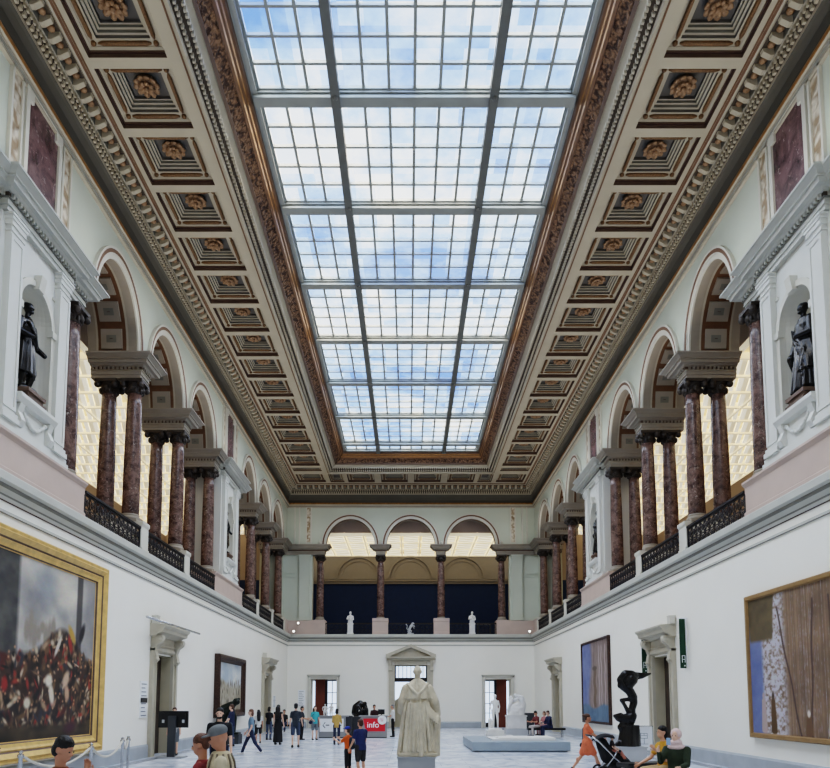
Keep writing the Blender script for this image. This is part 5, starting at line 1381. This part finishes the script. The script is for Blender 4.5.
# bronze statues in the niches
for i, (side, c, lab, fem) in enumerate((('L', PAVC[0], 'black bronze statue of a standing man in the near left niche', 0), ('R', PAVC[0], 'black bronze statue of a draped woman in the near right niche', 1), ('L', PAVC[1], 'black bronze statue standing in the far left niche', 0), ('R', PAVC[1], 'black bronze statue standing in the far right niche', 1))):
    p = P(side, -.30, c, 7.66); rz = PI/2 if side == 'L' else -PI/2
    t = thing('bronze_statue', lab, 'statue', p, rz)      # faces -Y locally, i.e. into the hall
    q = .98; mb = MB()
    if fem:
        ph = 1.3
        mb.loft([(0, 0, .30, .30, .25), (0, 0, .7, .255, .21), (0, 0, 1.05, .21, .16), (0, 0, 1.25, .17, .125), (0, 0, 1.5, .19, .125), (0, 0, 1.62, .16, .10), (0, 0, 1.68, .07, .06)], 48, 0, lambda a, k: 1+.10*(1-k)*math.sin(8*a+ph)+.06*(1-k)*math.sin(13*a))
        mb.loft([(.06, 0, .62, .27, .22), (.03, 0, 1.0, .24, .19), (-.04, 0, 1.4, .21, .15), (-.06, 0, 1.56, .16, .12)], 40, 0, lambda a, k: 1+.07*math.sin(6*a+k*5))
        for a in (((-.19, 0, 1.56), (-.30, -.02, 1.26), (-.32, -.12, 1.0)), ((.19, 0, 1.56), (.28, -.06, 1.28), (.08, -.22, 1.26))): mb.chain(a, [.075, .065, .045], 10); mb.ell(a[2], (.04, .05, .05), 8)
        for k in range(3): mb.tube([(-.20+.05*k, -.13, 1.50-.05*k), (-.04+.04*k, -.20, 1.24-.10*k), (.20, -.14, .98-.14*k), (.16, -.20, .70-.1*k)], .02, 6)
        mb.chain([(-.32, -.1, 1.02), (-.36, -.02, .74)], [.08, .03], 8)
    else:
        mb.loft([(0, 0, .98, .19, .14), (0, 0, 1.15, .16, .125), (0, 0, 1.42, .20, .14), (0, 0, 1.56, .18, .11), (0, 0, 1.64, .08, .07)], 24)
        mb.loft([(0, .04, .58, .27, .20), (0, .03, .9, .24, .18), (0, .02, 1.2, .20, .15), (0, .02, 1.5, .21, .14), (0, .02, 1.58, .14, .10)], 40, 0, lambda a, k: 1+.08*(1-k)*math.sin(9*a))
        for a in (((-.09, 0, 1.0), (-.10, -.04, .66), (-.10, 0, .36), (-.11, -.13, .31)), ((.09, 0, 1.0), (.12, -.08, .66), (.13, .02, .36), (.15, -.10, .31))): mb.chain(a, [.10, .075, .05, .04], 10)
        for a in (((-.20, 0, 1.52), (-.30, -.02, 1.28), (-.16, -.20, 1.22)), ((.20, 0, 1.52), (.32, .0, 1.24), (.36, -.16, 1.10))): mb.chain(a, [.075, .06, .045], 10); mb.ell(a[2], (.045, .055, .04), 8)
        mb.tube([(-.16, -.12, 1.5), (0, -.17, 1.3), (.14, -.13, 1.1)], .03, 8)
    mb.cap((0, 0, 1.64), (0, -.01, 1.74), .055, .05); mb.ell((0, -.02, 1.82), (.078, .092, .108), 14); mb.ell((0, .02, 1.86), (.085, .085, .075), 12); mb.ell((0, -.11, 1.80), (.016, .02, .022), 8); mb.ell((0, -.09, 1.74), (.03, .03, .03), 8)
    mb.loft([(0, 0, .24, .27, .22), (0, 0, .32, .26, .21)], 20)
    mb.v = [(x*1.1, y*1.1, .24+(z-.24)*1.16) for x, y, z in mb.v]
    blob(mb, 'figure', M['bronze'], t, .014, 2)
    mb = MB(); mb.box(-.34, .34, -.30, .28, 0, .07); mb.box(-.29, .29, -.25, .24, .07, .17); mb.box(-.33, .33, -.29, .27, .17, .245)
    mb.build('statue_base', M['darkbrown'], t)

# tall bronze sculpture on the right
BX, BY = gx(627, 18.8), 18.8
t = thing('bronze_sculpture', 'tall black bronze sculpture of a bending winged figure on a grey plinth', 'sculpture', (BX, BY, .43))
mb = MB()
mb.loft([(-.02, 0, 0, .34, .28), (.01, 0, .18, .28, .24), (.04, 0, .42, .24, .20), (.05, .0, .56, .22, .18)], 24, 0, lambda a, k: 1+.10*math.sin(3*a+k*3)+.05*math.sin(7*a))
mb.chain([(-.34, -.1, .06), (-.22, -.04, .10), (-.14, 0, .36), (-.18, 0, .54)], [.07, .10, .11, .09], 12)
mb.chain([(-.20, 0, .50), (-.12, 0, .60), (.05, 0, .66)], [.10, .10, .09], 12)
mb.chain([(-.40, -.04, .80), (-.26, -.02, .73), (.0, 0, .74), (.10, 0, .80), (.08, 0, .66)], [.03, .09, .14, .13, .10], 14)
mb.chain([(-.38, -.04, .80), (-.20, .0, .82)], [.045, .07], 10)
mb.chain([(.08, 0, .78), (.10, 0, .98), (.16, 0, 1.16), (.14, 0, 1.32)], [.12, .095, .10, .11], 14)
mb.chain([(-.02, -.04, .92), (-.12, -.08, 1.10), (-.20, -.08, 1.22), (-.02, -.04, 1.24), (.12, 0, 1.22)], [.06, .05, .05, .055, .06], 10)
mb.chain([(.14, 0, 1.30), (.06, 0, 1.46), (-.10, 0, 1.60), (-.16, 0, 1.76), (-.04, 0, 1.90), (.12, 0, 1.90)], [.12, .12, .13, .12, .13, .12], 14)
mb.chain([(.02, 0, 1.64), (.12, 0, 1.78), (.2, 0, 1.86)], [.15, .17, .12], 14)
mb.ell((-.22, -.02, 1.62), (.06, .06, .09), 10); mb.ell((-.20, 0, 1.74), (.07, .07, .06), 10)
blob(mb, 'figure', M['bronze'], t, .018, 3)
mb = MB(); mb.rings([[(.14, .0, 1.74), (.14, .05, 1.80), (.14, .06, 1.92), (.14, 0, 1.98), (.14, -.05, 1.9), (.14, -.04, 1.8)], [(.42, 0, 1.80), (.42, .03, 1.84), (.42, .04, 1.92), (.42, 0, 1.95), (.42, -.03, 1.9), (.42, -.03, 1.84)], [(.64, 0, 1.91), (.64, .01, 1.92), (.64, .01, 1.94), (.64, 0, 1.95), (.64, -.01, 1.94), (.64, -.01, 1.92)]])
mb.build('wing', M['bronze'], t)
mb = MB(); mb.box(-.36, .36, -.34, .34, 0, .40); mb.box(-.38, .38, -.36, .36, .40, .43)
o = tag(mb.build('sculpture_plinth', M['plinth_light']), 'light grey square plinth under the bending bronze sculpture', 'pedestal'); o.location = (BX, BY, 0)

# low platform with white works
px0, px1 = gx(472, 22.6), gx(569, 22.6)
mb = MB(); mb.box(px0, px1, 22.6, 26.6, .05, .32); mb.box(px0+.08, px1-.08, 22.7, 26.5, 0, .05)
tag(mb.build('exhibition_platform', M['platform']), 'low blue grey exhibition platform on the right side of the floor', 'platform')
mb = MB(); mb.box(gx(490, 24), gx(552, 24), 23.5, 25.4, .32, .37); mb.box(gx(497, 24), gx(553, 24), 23.8, 25.2, .37, .40)
tag(mb.build('relief_slab', M['marble_white']), 'long flat white slab lying on the blue grey platform', 'slab')
t = thing('nude_statue', 'white marble nude standing on stepped base at left end of the platform', 'statue', (gx(494.5, 25.9), 25.9, .32))
mb = MB(); m2 = MB(); nude(m2, .72); m2.v = [(x, y, z+.30) for x, y, z in m2.v]
m2.chain([(-.16, .06, .30), (-.18, .05, .62)], [.09, .07], 10); m2.loft([(0, 0, .24, .26, .2), (0, 0, .32, .24, .19)], 16)
blob(m2, 'figure', M['marble_white'], t, .012, 2)
mb.box(-.32, .36, -.3, .3, 0, .12); mb.box(-.3, .3, -.27, .27, .12, .25); mb.box(.36, .62, -.28, .28, 0, .07)
mb.build('stepped_base', M['marble_white'], t)
GX, GY = gx(515.3, 33.4), 33.4
mb = MB(); mb.box(-.50, .50, -.42, .42, 0, .36); o = tag(mb.build('group_pedestal', M['plinth_light']), 'light grey pedestal beneath the white marble group near the right doorway', 'pedestal'); o.location = (GX, GY, 0)
t = thing('marble_group', 'white marble sculpture group of entwined figures beside the far right doorway', 'sculpture', (GX, GY, .36))
mb = MB(); mb.box(-.44, .44, -.36, .36, 0, .55); mb.box(-.47, .47, -.39, .39, .55, .62); mb.build('block', M['marble_white'], t)
mb = MB(); mb.loft([(0, 0, .62, .40, .3), (0, 0, .8, .38, .28), (.02, 0, 1.0, .30, .24)], 24, 0, lambda a, k: 1+.12*math.sin(4*a+k*4))
mb.chain([(.28, 0, .82), (.36, 0, 1.10), (.28, 0, 1.36), (.12, 0, 1.50)], [.15, .14, .15, .10], 12); mb.chain([(-.34, -.05, .80), (-.16, -.06, 1.02), (.06, -.05, 1.10), (.22, 0, 1.02)], [.08, .11, .12, .12], 12)
mb.chain([(-.30, 0, 1.40), (-.10, 0, 1.30), (.10, -.02, 1.42)], [.06, .07, .08], 10); mb.ell((-.02, 0, 1.54), (.09, .10, .10), 12); mb.ell((-.24, -.02, 1.46), (.08, .09, .09), 12); mb.chain([(.12, -.06, 1.5), (.3, -.1, 1.5), (.34, -.08, 1.3)], [.05, .05, .06], 10)
mb.chain([(-.2, -.06, 1.36), (-.3, -.1, 1.1), (-.38, -.1, .86)], [.09, .08, .06], 10)
blob(mb, 'figures', M['marble_white'], t, .018, 3)
mb = MB(); mb.box(-.22, .22, -.2, .2, 0, 1.0); mb.box(-.25, .25, -.23, .23, 1.0, 1.05); o = tag(mb.build('dark_plinth', M['charcoal']), 'dark grey plinth right of the white marble group', 'pedestal'); o.location = (gx(528.5, 35.5), 35.5, 0)

# white works by the left doorway behind the desk
for px, y, lab in ((325.5, 36, 'white plaster torso standing in front of the far left doorway'), (331.5, 37.5, 'white and black figure sculpture at the right jamb of the far left doorway')):
    t = thing('plaster_figure', lab, 'sculpture', (gx(px, y), y, 0)); mb = MB(); mb.box(-.18, .18, -.18, .18, 0, .78); mb.build('stand', M['charcoal'], t)
    m2 = MB(); nude(m2, .42); m2.v = [(x*1.3, yy_*1.3, z*.95+.8) for x, yy_, z in m2.v]; m2.box(-.15, .15, -.13, .13, .78, .84); blob(m2, 'figure', M['marble_white'], t, .013, 2)
# bronze works
t = thing('crouching_bronze', 'large black bronze of a crouching bent figure behind the information desk', 'sculpture', (gx(361.5, 35), 35, 0))
mb = MB(); mb.box(-.42, .42, -.35, .35, 0, .82); mb.build('pedestal', M['charcoal'], t)
mb = MB(); mb.chain([(.22, 0, .95), (.24, -.05, 1.2), (.16, 0, 1.42), (-.06, .05, 1.52), (-.26, 0, 1.34), (-.32, 0, 1.08), (-.2, 0, .92)], [.15, .13, .13, .17, .19, .17, .14], 12); mb.ell((.18, -.05, 1.50), (.11, .13, .13), 12); mb.chain([(-.1, -.1, 1.36), (.06, -.16, 1.16), (.24, -.14, 1.3)], [.09, .08, .06], 10); mb.chain([(-.2, -.1, .92), (.0, -.16, 1.1), (.02, -.14, .86)], [.12, .1, .08], 10)
mb.box(-.36, .36, -.25, .25, .82, .9)
blob(mb, 'figure', M['bronze'], t, .02, 3)
t = thing('draped_bronze', 'dark green bronze sculpture of an arched figure below the ornate framed painting', 'sculpture', (gx(231, 27.2), 27.2, 0))
mb = MB(); mb.box(-.42, .42, -.3, .3, 0, .36); mb.build('pedestal', M['charcoal'], t)
mb = MB(); mb.chain([(-.26, 0, .4), (-.34, 0, .9), (-.2, 0, 1.3), (.04, 0, 1.46), (.2, 0, 1.56)], [.2, .2, .22, .17, .1], 12); mb.ell((.26, -.03, 1.60), (.13, .12, .12), 12); mb.chain([(.0, 0, 1.36), (.16, -.05, 1.0), (.1, 0, .5)], [.15, .13, .14], 10); mb.chain([(.2, .0, 1.66), (.34, 0, 1.72)], [.09, .05], 8); mb.box(-.38, .38, -.26, .26, .36, .44)
blob(mb, 'figure', mat('green_bronze', rgb(34, 42, 34), .35, metal=.4, var=.2, scale=5), t, .02, 3)
# small works on the far balcony
for px, lab in ((350, 'small white statue on a pedestal at the left arch of the far balcony'), (472.5, 'small white statue on a pedestal at the right arch of the far balcony')):
    t = thing('balcony_statue', lab, 'statue', (gx(px, 43.78), 43.78, 5.85)); mb = MB(); mb.box(-.17, .17, -.09, .07, 0, .62); mb.box(-.20, .20, -.11, .09, .62, .68); mb.box(-.2, .2, -.11, .09, 0, .08); mb.build('pedestal', M['marble_white'], t)
    m2 = MB(); m2.loft([(0, 0, .66, .16, .085), (0, 0, .95, .15, .09), (0, 0, 1.12, .17, .09), (0, 0, 1.2, .08, .08)], 20, 0, lambda a, k: 1+.08*math.sin(7*a)); m2.cap((0, 0, 1.18), (0, 0, 1.26), .05, .05); m2.ell((0, -.01, 1.34), (.075, .085, .10), 12); m2.chain([(-.15, 0, 1.12), (-.2, -.03, .95), (-.02, -.14, .98)], [.05, .05, .04], 8); m2.chain([(.15, 0, 1.12), (.19, -.04, .92), (.06, -.14, .84)], [.05, .05, .04], 8)
    blob(m2, 'figure', M['marble_white'], t, .016, 2)
t = thing('animal_ornament', 'small pale rearing animal ornament in the middle of the far balcony', 'ornament', (gx(410.5, 43.78), 43.77, 5.85))
mb = MB(); mb.box(-.2, .2, -.08, .1, 0, .06); mb.chain([(-.1, 0, .1), (-.08, 0, .3), (.02, 0, .48), (.10, 0, .62)], [.06, .08, .09, .06], 10); mb.ell((.14, 0, .68), (.08, .06, .06), 10); mb.cap((.18, 0, .66), (.24, 0, .64), .03, .02, 8)
mb.chain([(-.08, 0, .28), (.06, -.03, .2), (.0, -.03, .06)], [.06, .04, .03], 8); mb.chain([(.04, .02, .5), (.18, .03, .46), (.22, .03, .36)], [.045, .035, .03], 8); mb.chain([(.04, -.02, .5), (.2, -.03, .54), (.26, -.03, .46)], [.045, .035, .03], 8); mb.chain([(-.12, 0, .24), (-.24, 0, .34), (-.2, 0, .52), (-.28, 0, .62)], [.03, .025, .022, .03], 8); mb.chain([(-.08, .03, .28), (-.16, .03, .16), (-.1, .03, .06)], [.06, .04, .03], 8)
blob(mb, 'figure', M['plinth_light'], t, .014, 2)
t = thing('gallery_table', 'small dark table behind the balustrade, right arch of the far balcony', 'table', (gx(484.5, 45), 45.0, 5.85)); mb = MB(); mb.box(-.45, .45, -.25, .25, .74, .8); mb.build('top', M['desk'], t)
for sx in (-1, 1):
    for sy in (-1, 1): mb = MB(); mb.box(sx*.41-.03, sx*.41+.03, sy*.21-.03, sy*.21+.03, 0, .74); mb.build('leg', M['charcoal'], t)

# ------------------------------------------------------------------ information desk
DY = 31.5; dx0, dx1 = gx(319.5, DY), gx(387, DY)
t = thing('information_desk', 'grey information desk with a red panel on its right half', 'desk', ((dx0+dx1)/2, DY, 0)); ox = (dx0+dx1)/2
def lx(px): return gx(px, DY)-ox
mb = MB(); mb.box(lx(319.5), lx(346), 0, .7, 0, .98); mb.box(lx(319), lx(349), -.04, .74, .94, .99); mb.build('left_counter', M['desk'], t)
mb = MB(); mb.box(lx(346), lx(352), .1, .7, 0, .98); mb.box(lx(352), lx(360), .35, .7, 0, .94); mb.build('dark_recess', M['charcoal'], t)
mb = MB(); q = [(lx(361.5), .94), (lx(387), .94), (lx(387), 0), (lx(361.5), 0), (lx(359.5), .6)]
mb.add([(x, 0, z) for x, z in q]+[(x, .7, z) for x, z in q], [tuple(range(5)), tuple(range(5, 10))]+[(k, (k+1) % 5, 5+(k+1) % 5, 5+k) for k in range(5)]); mb.box(lx(359), lx(387.6), -.04, .74, .94, .99); mb.build('right_counter', M['desk'], t)
mb = MB(); mb.box(lx(319.8), lx(387), -.02, .0, .0, .04); mb.build('kick_strip', M['charcoal'], t)
def text(body, size, loc, material, parent, name):
    cu = bpy.data.curves.new(name, 'FONT'); cu.body = body; cu.size = size; cu.extrude = .006; cu.align_x = 'CENTER'; cu.align_y = 'CENTER'
    cu.offset = .003
    ob = bpy.data.objects.new('raw', cu); C.objects.link(ob); dg = bpy.context.evaluated_depsgraph_get()
    me = bpy.data.meshes.new_from_object(ob.evaluated_get(dg)); bpy.data.objects.remove(ob)
    me.transform(Matrix.Translation(Vector(loc)) @ Matrix.Rotation(PI/2, 4, 'X')); me.materials.clear(); me.materials.append(material); me.name = name
    o = bpy.data.objects.new(name, me); C.objects.link(o); o.parent = parent; return o
s = thing('red_sign', 'red sign reading info in white letters on the front of the desk', 'sign', (ox, DY, 0)); mb = MB()
q = [(lx(363.5), .86), (lx(385.2), .86), (lx(385.2), .30), (lx(367.5), .30), (lx(365.3), .46)]
mb.add([(x, -.03, z) for x, z in q]+[(x, -.005, z) for x, z in q], [tuple(range(5)), tuple(range(5, 10))]+[(k, (k+1) % 5, 5+(k+1) % 5, 5+k) for k in range(5)]); mb.build('panel', M['red'], s)
text('info', .36, (lx(373.3), -.035, .575), M['white'], s, 'lettering')
mb = MB(); cx, cz = lx(382.4), .80
mb.rings([[(cx+.20*math.cos(2*PI*i/28), y_, cz+.20*math.sin(2*PI*i/28)) for i in range(28)] for y_ in (-.07, -.045)], True); s = mb.build('round_badge', M['white'], s); s['label'] = 'round white badge'
mb = MB()
mb.tube([(cx-.10, -.073, cz+.05), (cx+.06, -.073, cz+.05), (cx-.08, -.073, cz), (cx+.08, -.073, cz), (cx-.06, -.073, cz-.05), (cx+.04, -.073, cz-.05)], .009, 6)
mb.build('printed_mark', M['red'], s)
s = thing('arrow_sign', 'white sign with a left pointing arrow on the left half of the desk', 'sign', (ox, DY, 0)); mb = MB(); mb.box(lx(320.5), lx(344), -.03, -.005, .28, .86); mb.build('panel', M['white'], s)
mb = MB(); ax, az = lx(323.3), .57
for dz in (-1, 1): mb.hexa([(ax, -.045, az-.02), (ax+.03, -.045, az), (ax+.13, -.045, az+dz*.12), (ax+.10, -.045, az+dz*.13), (ax, -.03, az-.02), (ax+.03, -.03, az), (ax+.13, -.03, az+dz*.12), (ax+.10, -.03, az+dz*.13)])
mb.box(ax+.14, ax+.30, -.04, -.03, az-.02, az+.02); mb.box(lx(338), lx(342), -.04, -.03, az-.02, az+.02); mb.build('arrow', M['charcoal'], s)
t = thing('desk_monitor', 'black computer monitor on the right end of the information desk', 'monitor', (gx(381.5, DY+.45), DY+.45, .99)); mb = MB(); mb.box(-.15, .15, -.02, .02, .05, .28); mb.build('screen', M['black'], t); mb = MB(); mb.box(-.08, .08, -.07, .07, 0, .015); mb.box(-.02, .02, 0, .03, .01, .1); mb.build('foot', M['black'], t)

# screen on a stand by the left door
SX2, SY2 = gx(174.5, 20.4), 20.4
t = thing('display_stand', 'black display screen seen from behind on a thick pole, by the near left door', 'screen', (SX2, SY2, 0))
mb = MB(); mb.box(-.43, .43, .02, .08, .86, 1.34); mb.box(-.36, .36, -.02, .02, .92, 1.28); o = mb.build('screen', M['black'], t)
for x in (-.31, .27): 
    m3 = MB(); m3.box(x, x+.07, -.027, -.02, 1.0, 1.09); m3.build('vent_plate', M['plinth_light'], o)
mb = MB(); mb.box(-.11, .11, -.12, -.02, .03, 1.20); mb.box(-.08, .08, -.127, -.12, 1.0, 1.16); mb.build('pole', M['charcoal'], t)
mb = MB(); mb.box(-.36, .36, -.28, .28, 0, .03); mb.build('foot_plate', M['plinth'], t)
# info panel by the right door
t = thing('framed_panel', 'white information panel in a thin steel frame behind the bronze sculpture', 'sign', (gx(642.5, 20.2), 20.2, 0)); mb = MB()
for x in (-.24, .22): mb.box(x, x+.025, -.02, .02, 0, .92)
mb.box(-.24, .245, -.02, .02, .90, .925); mb.box(-.24, .245, -.02, .02, .2, .22); mb.build('steel_frame', M['chrome'], t); mb = MB(); mb.box(-.215, .22, -.01, .01, .22, .90); mb.build('board', M['white'], t)
mb = MB()
for x0, x1, z0, z1 in ((-.12, .08, .70, .71), (-.12, .08, .56, .57), (-.12, -.11, .56, .71), (.07, .08, .56, .71), (-.1, .06, .64, .65), (-.14, .1, .40, .41), (-.02, -.01, .40, .57), (-.02, -.01, .64, .70)): mb.box(x0, x1, -.014, -.01, z0, z1)
mb.build('printed_lines', M['mark'], t)

# benches
def bench(lab, x, y, L, rz, Wd=.42, h=.42, solid=False):
    t = thing('bench', lab, 'bench', (x, y, 0), rz, None); mb = MB(); mb.box(-L/2, L/2, -Wd/2, Wd/2, h-.09, h); mb.build('seat', M['black'], t)
    for sx in (-1, 1):
        for sy in (-1, 1): mb = MB(); mb.box(sx*(L/2-.12)-.025, sx*(L/2-.12)+.025, sy*(Wd/2-.06)-.025, sy*(Wd/2-.06)+.025, 0, h-.09); mb.build('leg', M['chrome'], t)
bench('black bench under the two seated women on the right', gx(667, 11.15), 11.2, 2.0, math.radians(100))
bench('black bench with three visitors on the far right', gx(545, 32.2), 32.2, 1.7, .0)
bench('black bench against the left end of the back wall', gx(284, 37.1), 37.1, 1.3, .0)
bench('low black bench in front of the bronze sculpture plinth', gx(640, 14.6), 14.6, 1.0, math.radians(20), h=.36)
# phone
t = thing('mobile_phone', 'pale blue mobile phone held up by the woman in the headscarf', 'phone', (gx(666, 10.46), 10.46, .965), math.radians(-40)); mb = MB(); mb.box(-.03, .03, -.004, .004, 0, .105); mb.build('case', mat('pale_blue_case', rgb(150, 178, 214), .3), t); mb = MB(); mb.box(-.026, .026, .004, .006, .006, .099); mb.build('display', M['black'], t)

# stanchions with ropes
posts = [(gx(25, 10.4), 10.4), (gx(94.5, 12.3), 12.3), (gx(125.3, 14.4), 14.4), (gx(131, 14.9), 14.9)]
wh = ['nearest, below the left part of the large painting', 'second from the viewer, below the corner of the large painting', 'third from the viewer, just past the large painting', 'farthest of the four']
protoS = None
for (x, y), w_ in zip(posts, wh):
    lab = 'steel barrier post, '+w_
    if protoS is None:
        t = protoS = thing('barrier_post', lab, 'stanchion', (x, y, 0), 0, 'steel barrier posts'); mb = MB(); mb.lathe(0, 0, [(.16, 0), (.16, .02), (.05, .05), (.03, .06)], 20); mb.build('foot', M['chrome'], t)
        mb = MB(); mb.lathe(0, 0, [(.028, .05), (.028, .78), (.045, .79), (.045, .83), (.02, .84), (.035, .87), (.0, .89)], 14, cap=False); mb.build('pole', M['chrome'], t)
    else: dup(protoS, (x, y, 0), lab)
for i in range(3):
    (x0, y0), (x1, y1) = posts[i], posts[i+1]; sag = .22 if i < 2 else .16
    v = Vector((x1-x0, y1-y0, 0)).normalized()*.05
    pts = [(x0+v.x+(x1-x0-2*v.x)*k/12, y0+v.y+(y1-y0-2*v.y)*k/12, .80-sag*4*(k/12)*(1-k/12)) for k in range(13)]
    mb = MB(); mb.tube(pts, .022, 8); tag(mb.build('barrier_rope', M['rope']), ['white rope between the nearest and second barrier posts', 'white rope between the second and third barrier posts', 'white rope between the third and farthest barrier posts'][i], 'rope', 'white barrier ropes')

# stroller
KX, KY = gx(609, 15.4), 15.4
t = thing('stroller', 'black and silver stroller pushed by the woman in orange', 'stroller', (KX, KY, 0))
for x, r in ((-.24, .12), (.36, .09)):
    for s_ in (-1, 1):
        mb = MB(); c = (x, s_*.22, r)
        mb.tube([(c[0]+(r-.02)*math.cos(2*PI*k/20), c[1], c[2]+(r-.02)*math.sin(2*PI*k/20)) for k in range(21)], .022, 8, cap=False); o = mb.build('wheel', M['black'], t)
        m3 = MB(); 
        for k in range(5): m3.tube([c, (c[0]+(r-.03)*math.cos(2*PI*k/5), c[1], c[2]+(r-.03)*math.sin(2*PI*k/5))], .01, 6)
        m3.ell(c, (.025, .03, .025), 8); m3.build('spokes', M['chrome'], o)
mb = MB()
for s_ in (-1, 1):
    y_ = s_*.2; mb.tube([(-.46, y_, .86), (-.30, y_, .74), (.0, y_, .42), (.36, y_, .12)], .018, 8); mb.tube([(-.24, y_, .12), (.0, y_, .42), (.08, y_, .55)], .016, 8)
mb.tube([(-.24, -.2, .12), (-.24, .2, .12)], .014, 8); mb.build('frame', M['chrome'], t)
mb = MB(); mb.tube([(-.46, -.2, .86), (-.50, -.15, .88), (-.50, .15, .88), (-.46, .2, .86)], .022, 8); mb.build('handle', M['black'], t)
mb = MB(); mb.chain([(-.20, 0, .70), (-.08, 0, .42), (.16, 0, .38), (.34, 0, .24)], [.13, .16, .15, .11], 12); m4 = MB(); blob(mb, 'seat', cw('black', rgb(30, 30, 34)), t, .02, 3)
mb = MB(); n = 10; rs = []
for k in range(n):
    a = math.radians(60+85*k/(n-1)); rs.append([(-.12+.30*math.cos(a)*1.0, .20*math.cos(b_), .62+.30*math.sin(a)*(.75+.25*math.sin(b_))) for b_ in [PI*i/12 for i in range(13)]])
mb.rings(rs, False, 0, True, False); o = mb.build('hood', cw('black', rgb(30, 30, 34)), t); sm = o.modifiers.new('thick', 'SOLIDIFY'); sm.thickness = .02
mb = MB(); mb.cap((-.1, 0, .18), (.14, 0, .16), .10, .10, 12); mb.build('basket', M['charcoal'], t)
mb = MB(); mb.cap((.14, -.18, .55), (.14, .18, .55), .03, .03, 8); mb.build('bumper_bar', M['black'], t)
figure('small child sitting in the stroller', KX+.02, KY, .74, 60, cw('child_dark', rgb(60, 52, 56)), cw('child_pink', rgb(188, 120, 104)), shoe_d, 'light', 'auburn', 'short', z=.42, sit=.08, vox=.02, arms=((20, 40), (20, 40)), knees=(-30, -30))
# ------------------------------------------------------------------ light and camera
def area(name, loc, sx, sy, energy, col=(1, 1, 1), rot=(0, 0, 0)):
    l = bpy.data.lights.new(name, 'AREA'); l.shape = 'RECTANGLE'; l.size = sx; l.size_y = sy; l.energy = energy; l.color = col
    o = bpy.data.objects.new(name, l); C.objects.link(o); o.location = loc; o.rotation_euler = rot; return o
YC = (YS+1+YGE)/2; LY = YGE-YS-1
area('sky_light', (0, YC, 17.6), 11, LY+3, 11*(LY+3)*PI*SKY_L, (1.0, .87, .72))
def point(name, loc, e, col, r=.3):
    l = bpy.data.lights.new(name, 'POINT'); l.energy = e; l.color = col; l.shadow_soft_size = r
    o = bpy.data.objects.new(name, l); C.objects.link(o); o.location = loc
w = bpy.data.worlds.new('sky'); bpy.context.scene.world = w; w.use_nodes = True; nt = w.node_tree; bg = nt.nodes['Background']
tc = nt.nodes.new('ShaderNodeTexCoord'); n = nt.nodes.new('ShaderNodeTexNoise'); n.inputs['Scale'].default_value = 3; n.inputs['Detail'].default_value = 6
nt.links.new(tc.outputs['Generated'], n.inputs['Vector']); r = nt.nodes.new('ShaderNodeValToRGB'); r.color_ramp.elements[0].color = (.45, .62, .9, 1); r.color_ramp.elements[1].color = (1, 1, 1, 1); r.color_ramp.elements[0].position = .4; r.color_ramp.elements[1].position = .62
nt.links.new(n.outputs['Fac'], r.inputs['Fac']); nt.links.new(r.outputs['Color'], bg.inputs['Color']); bg.inputs['Strength'].default_value = 1.0
# added unseen fill strips over the cornices brighten the ceiling and the upper walls
for s_ in (-1, 1): area('added_fill_strip', (s_*(W-.25), 25, 11.75), .2, 36, UP_E, (1, .93, .82), (0, PI-s_*.75, 0))

cam = bpy.data.cameras.new('camera'); co = bpy.data.objects.new('camera', cam); C.objects.link(co); bpy.context.scene.camera = co
f_px, D = 700., 7700.
p = .5*math.asin(2*f_px/D); PX, HY = 408.5, 702.; PYc = HY-f_px*math.tan(p)
cam.sensor_fit = 'HORIZONTAL'; cam.sensor_width = 36; cam.lens = f_px/830*36
cam.shift_x = (415-PX)/830; cam.shift_y = (PYc-384)/830
cam.clip_start = .05; cam.clip_end = 300
co.location = (XC, 0, HC); co.rotation_euler = (PI/2+p, 0, 0)
sc = bpy.context.scene
sc.view_settings.view_transform = VIEW; sc.view_settings.look = LOOK
sc.view_settings.exposure = EXPO; sc.view_settings.gamma = 1
sc.cycles.max_bounces = 8; sc.cycles.diffuse_bounces = 5; sc.cycles.glossy_bounces = 3; sc.cycles.transparent_max_bounces = 8
sc.cycles.sample_clamp_indirect = 6; sc.cycles.caustics_reflective = False; sc.cycles.caustics_refractive = False
sc.cycles.use_denoising = True

# everything above is laid out in units of 1.1 m: bring the place to metres
seen = set()
for o in list(bpy.data.objects):
    if o.type == 'MESH' and o.data.name not in seen: seen.add(o.data.name); o.data.transform(Matrix.Scale(S, 4))
    o.location = o.location*S
    if o.type == 'LIGHT':
        o.data.energy *= S*S
        if o.data.type == 'AREA': o.data.size *= S; o.data.size_y *= S
        else: o.data.shadow_soft_size *= S
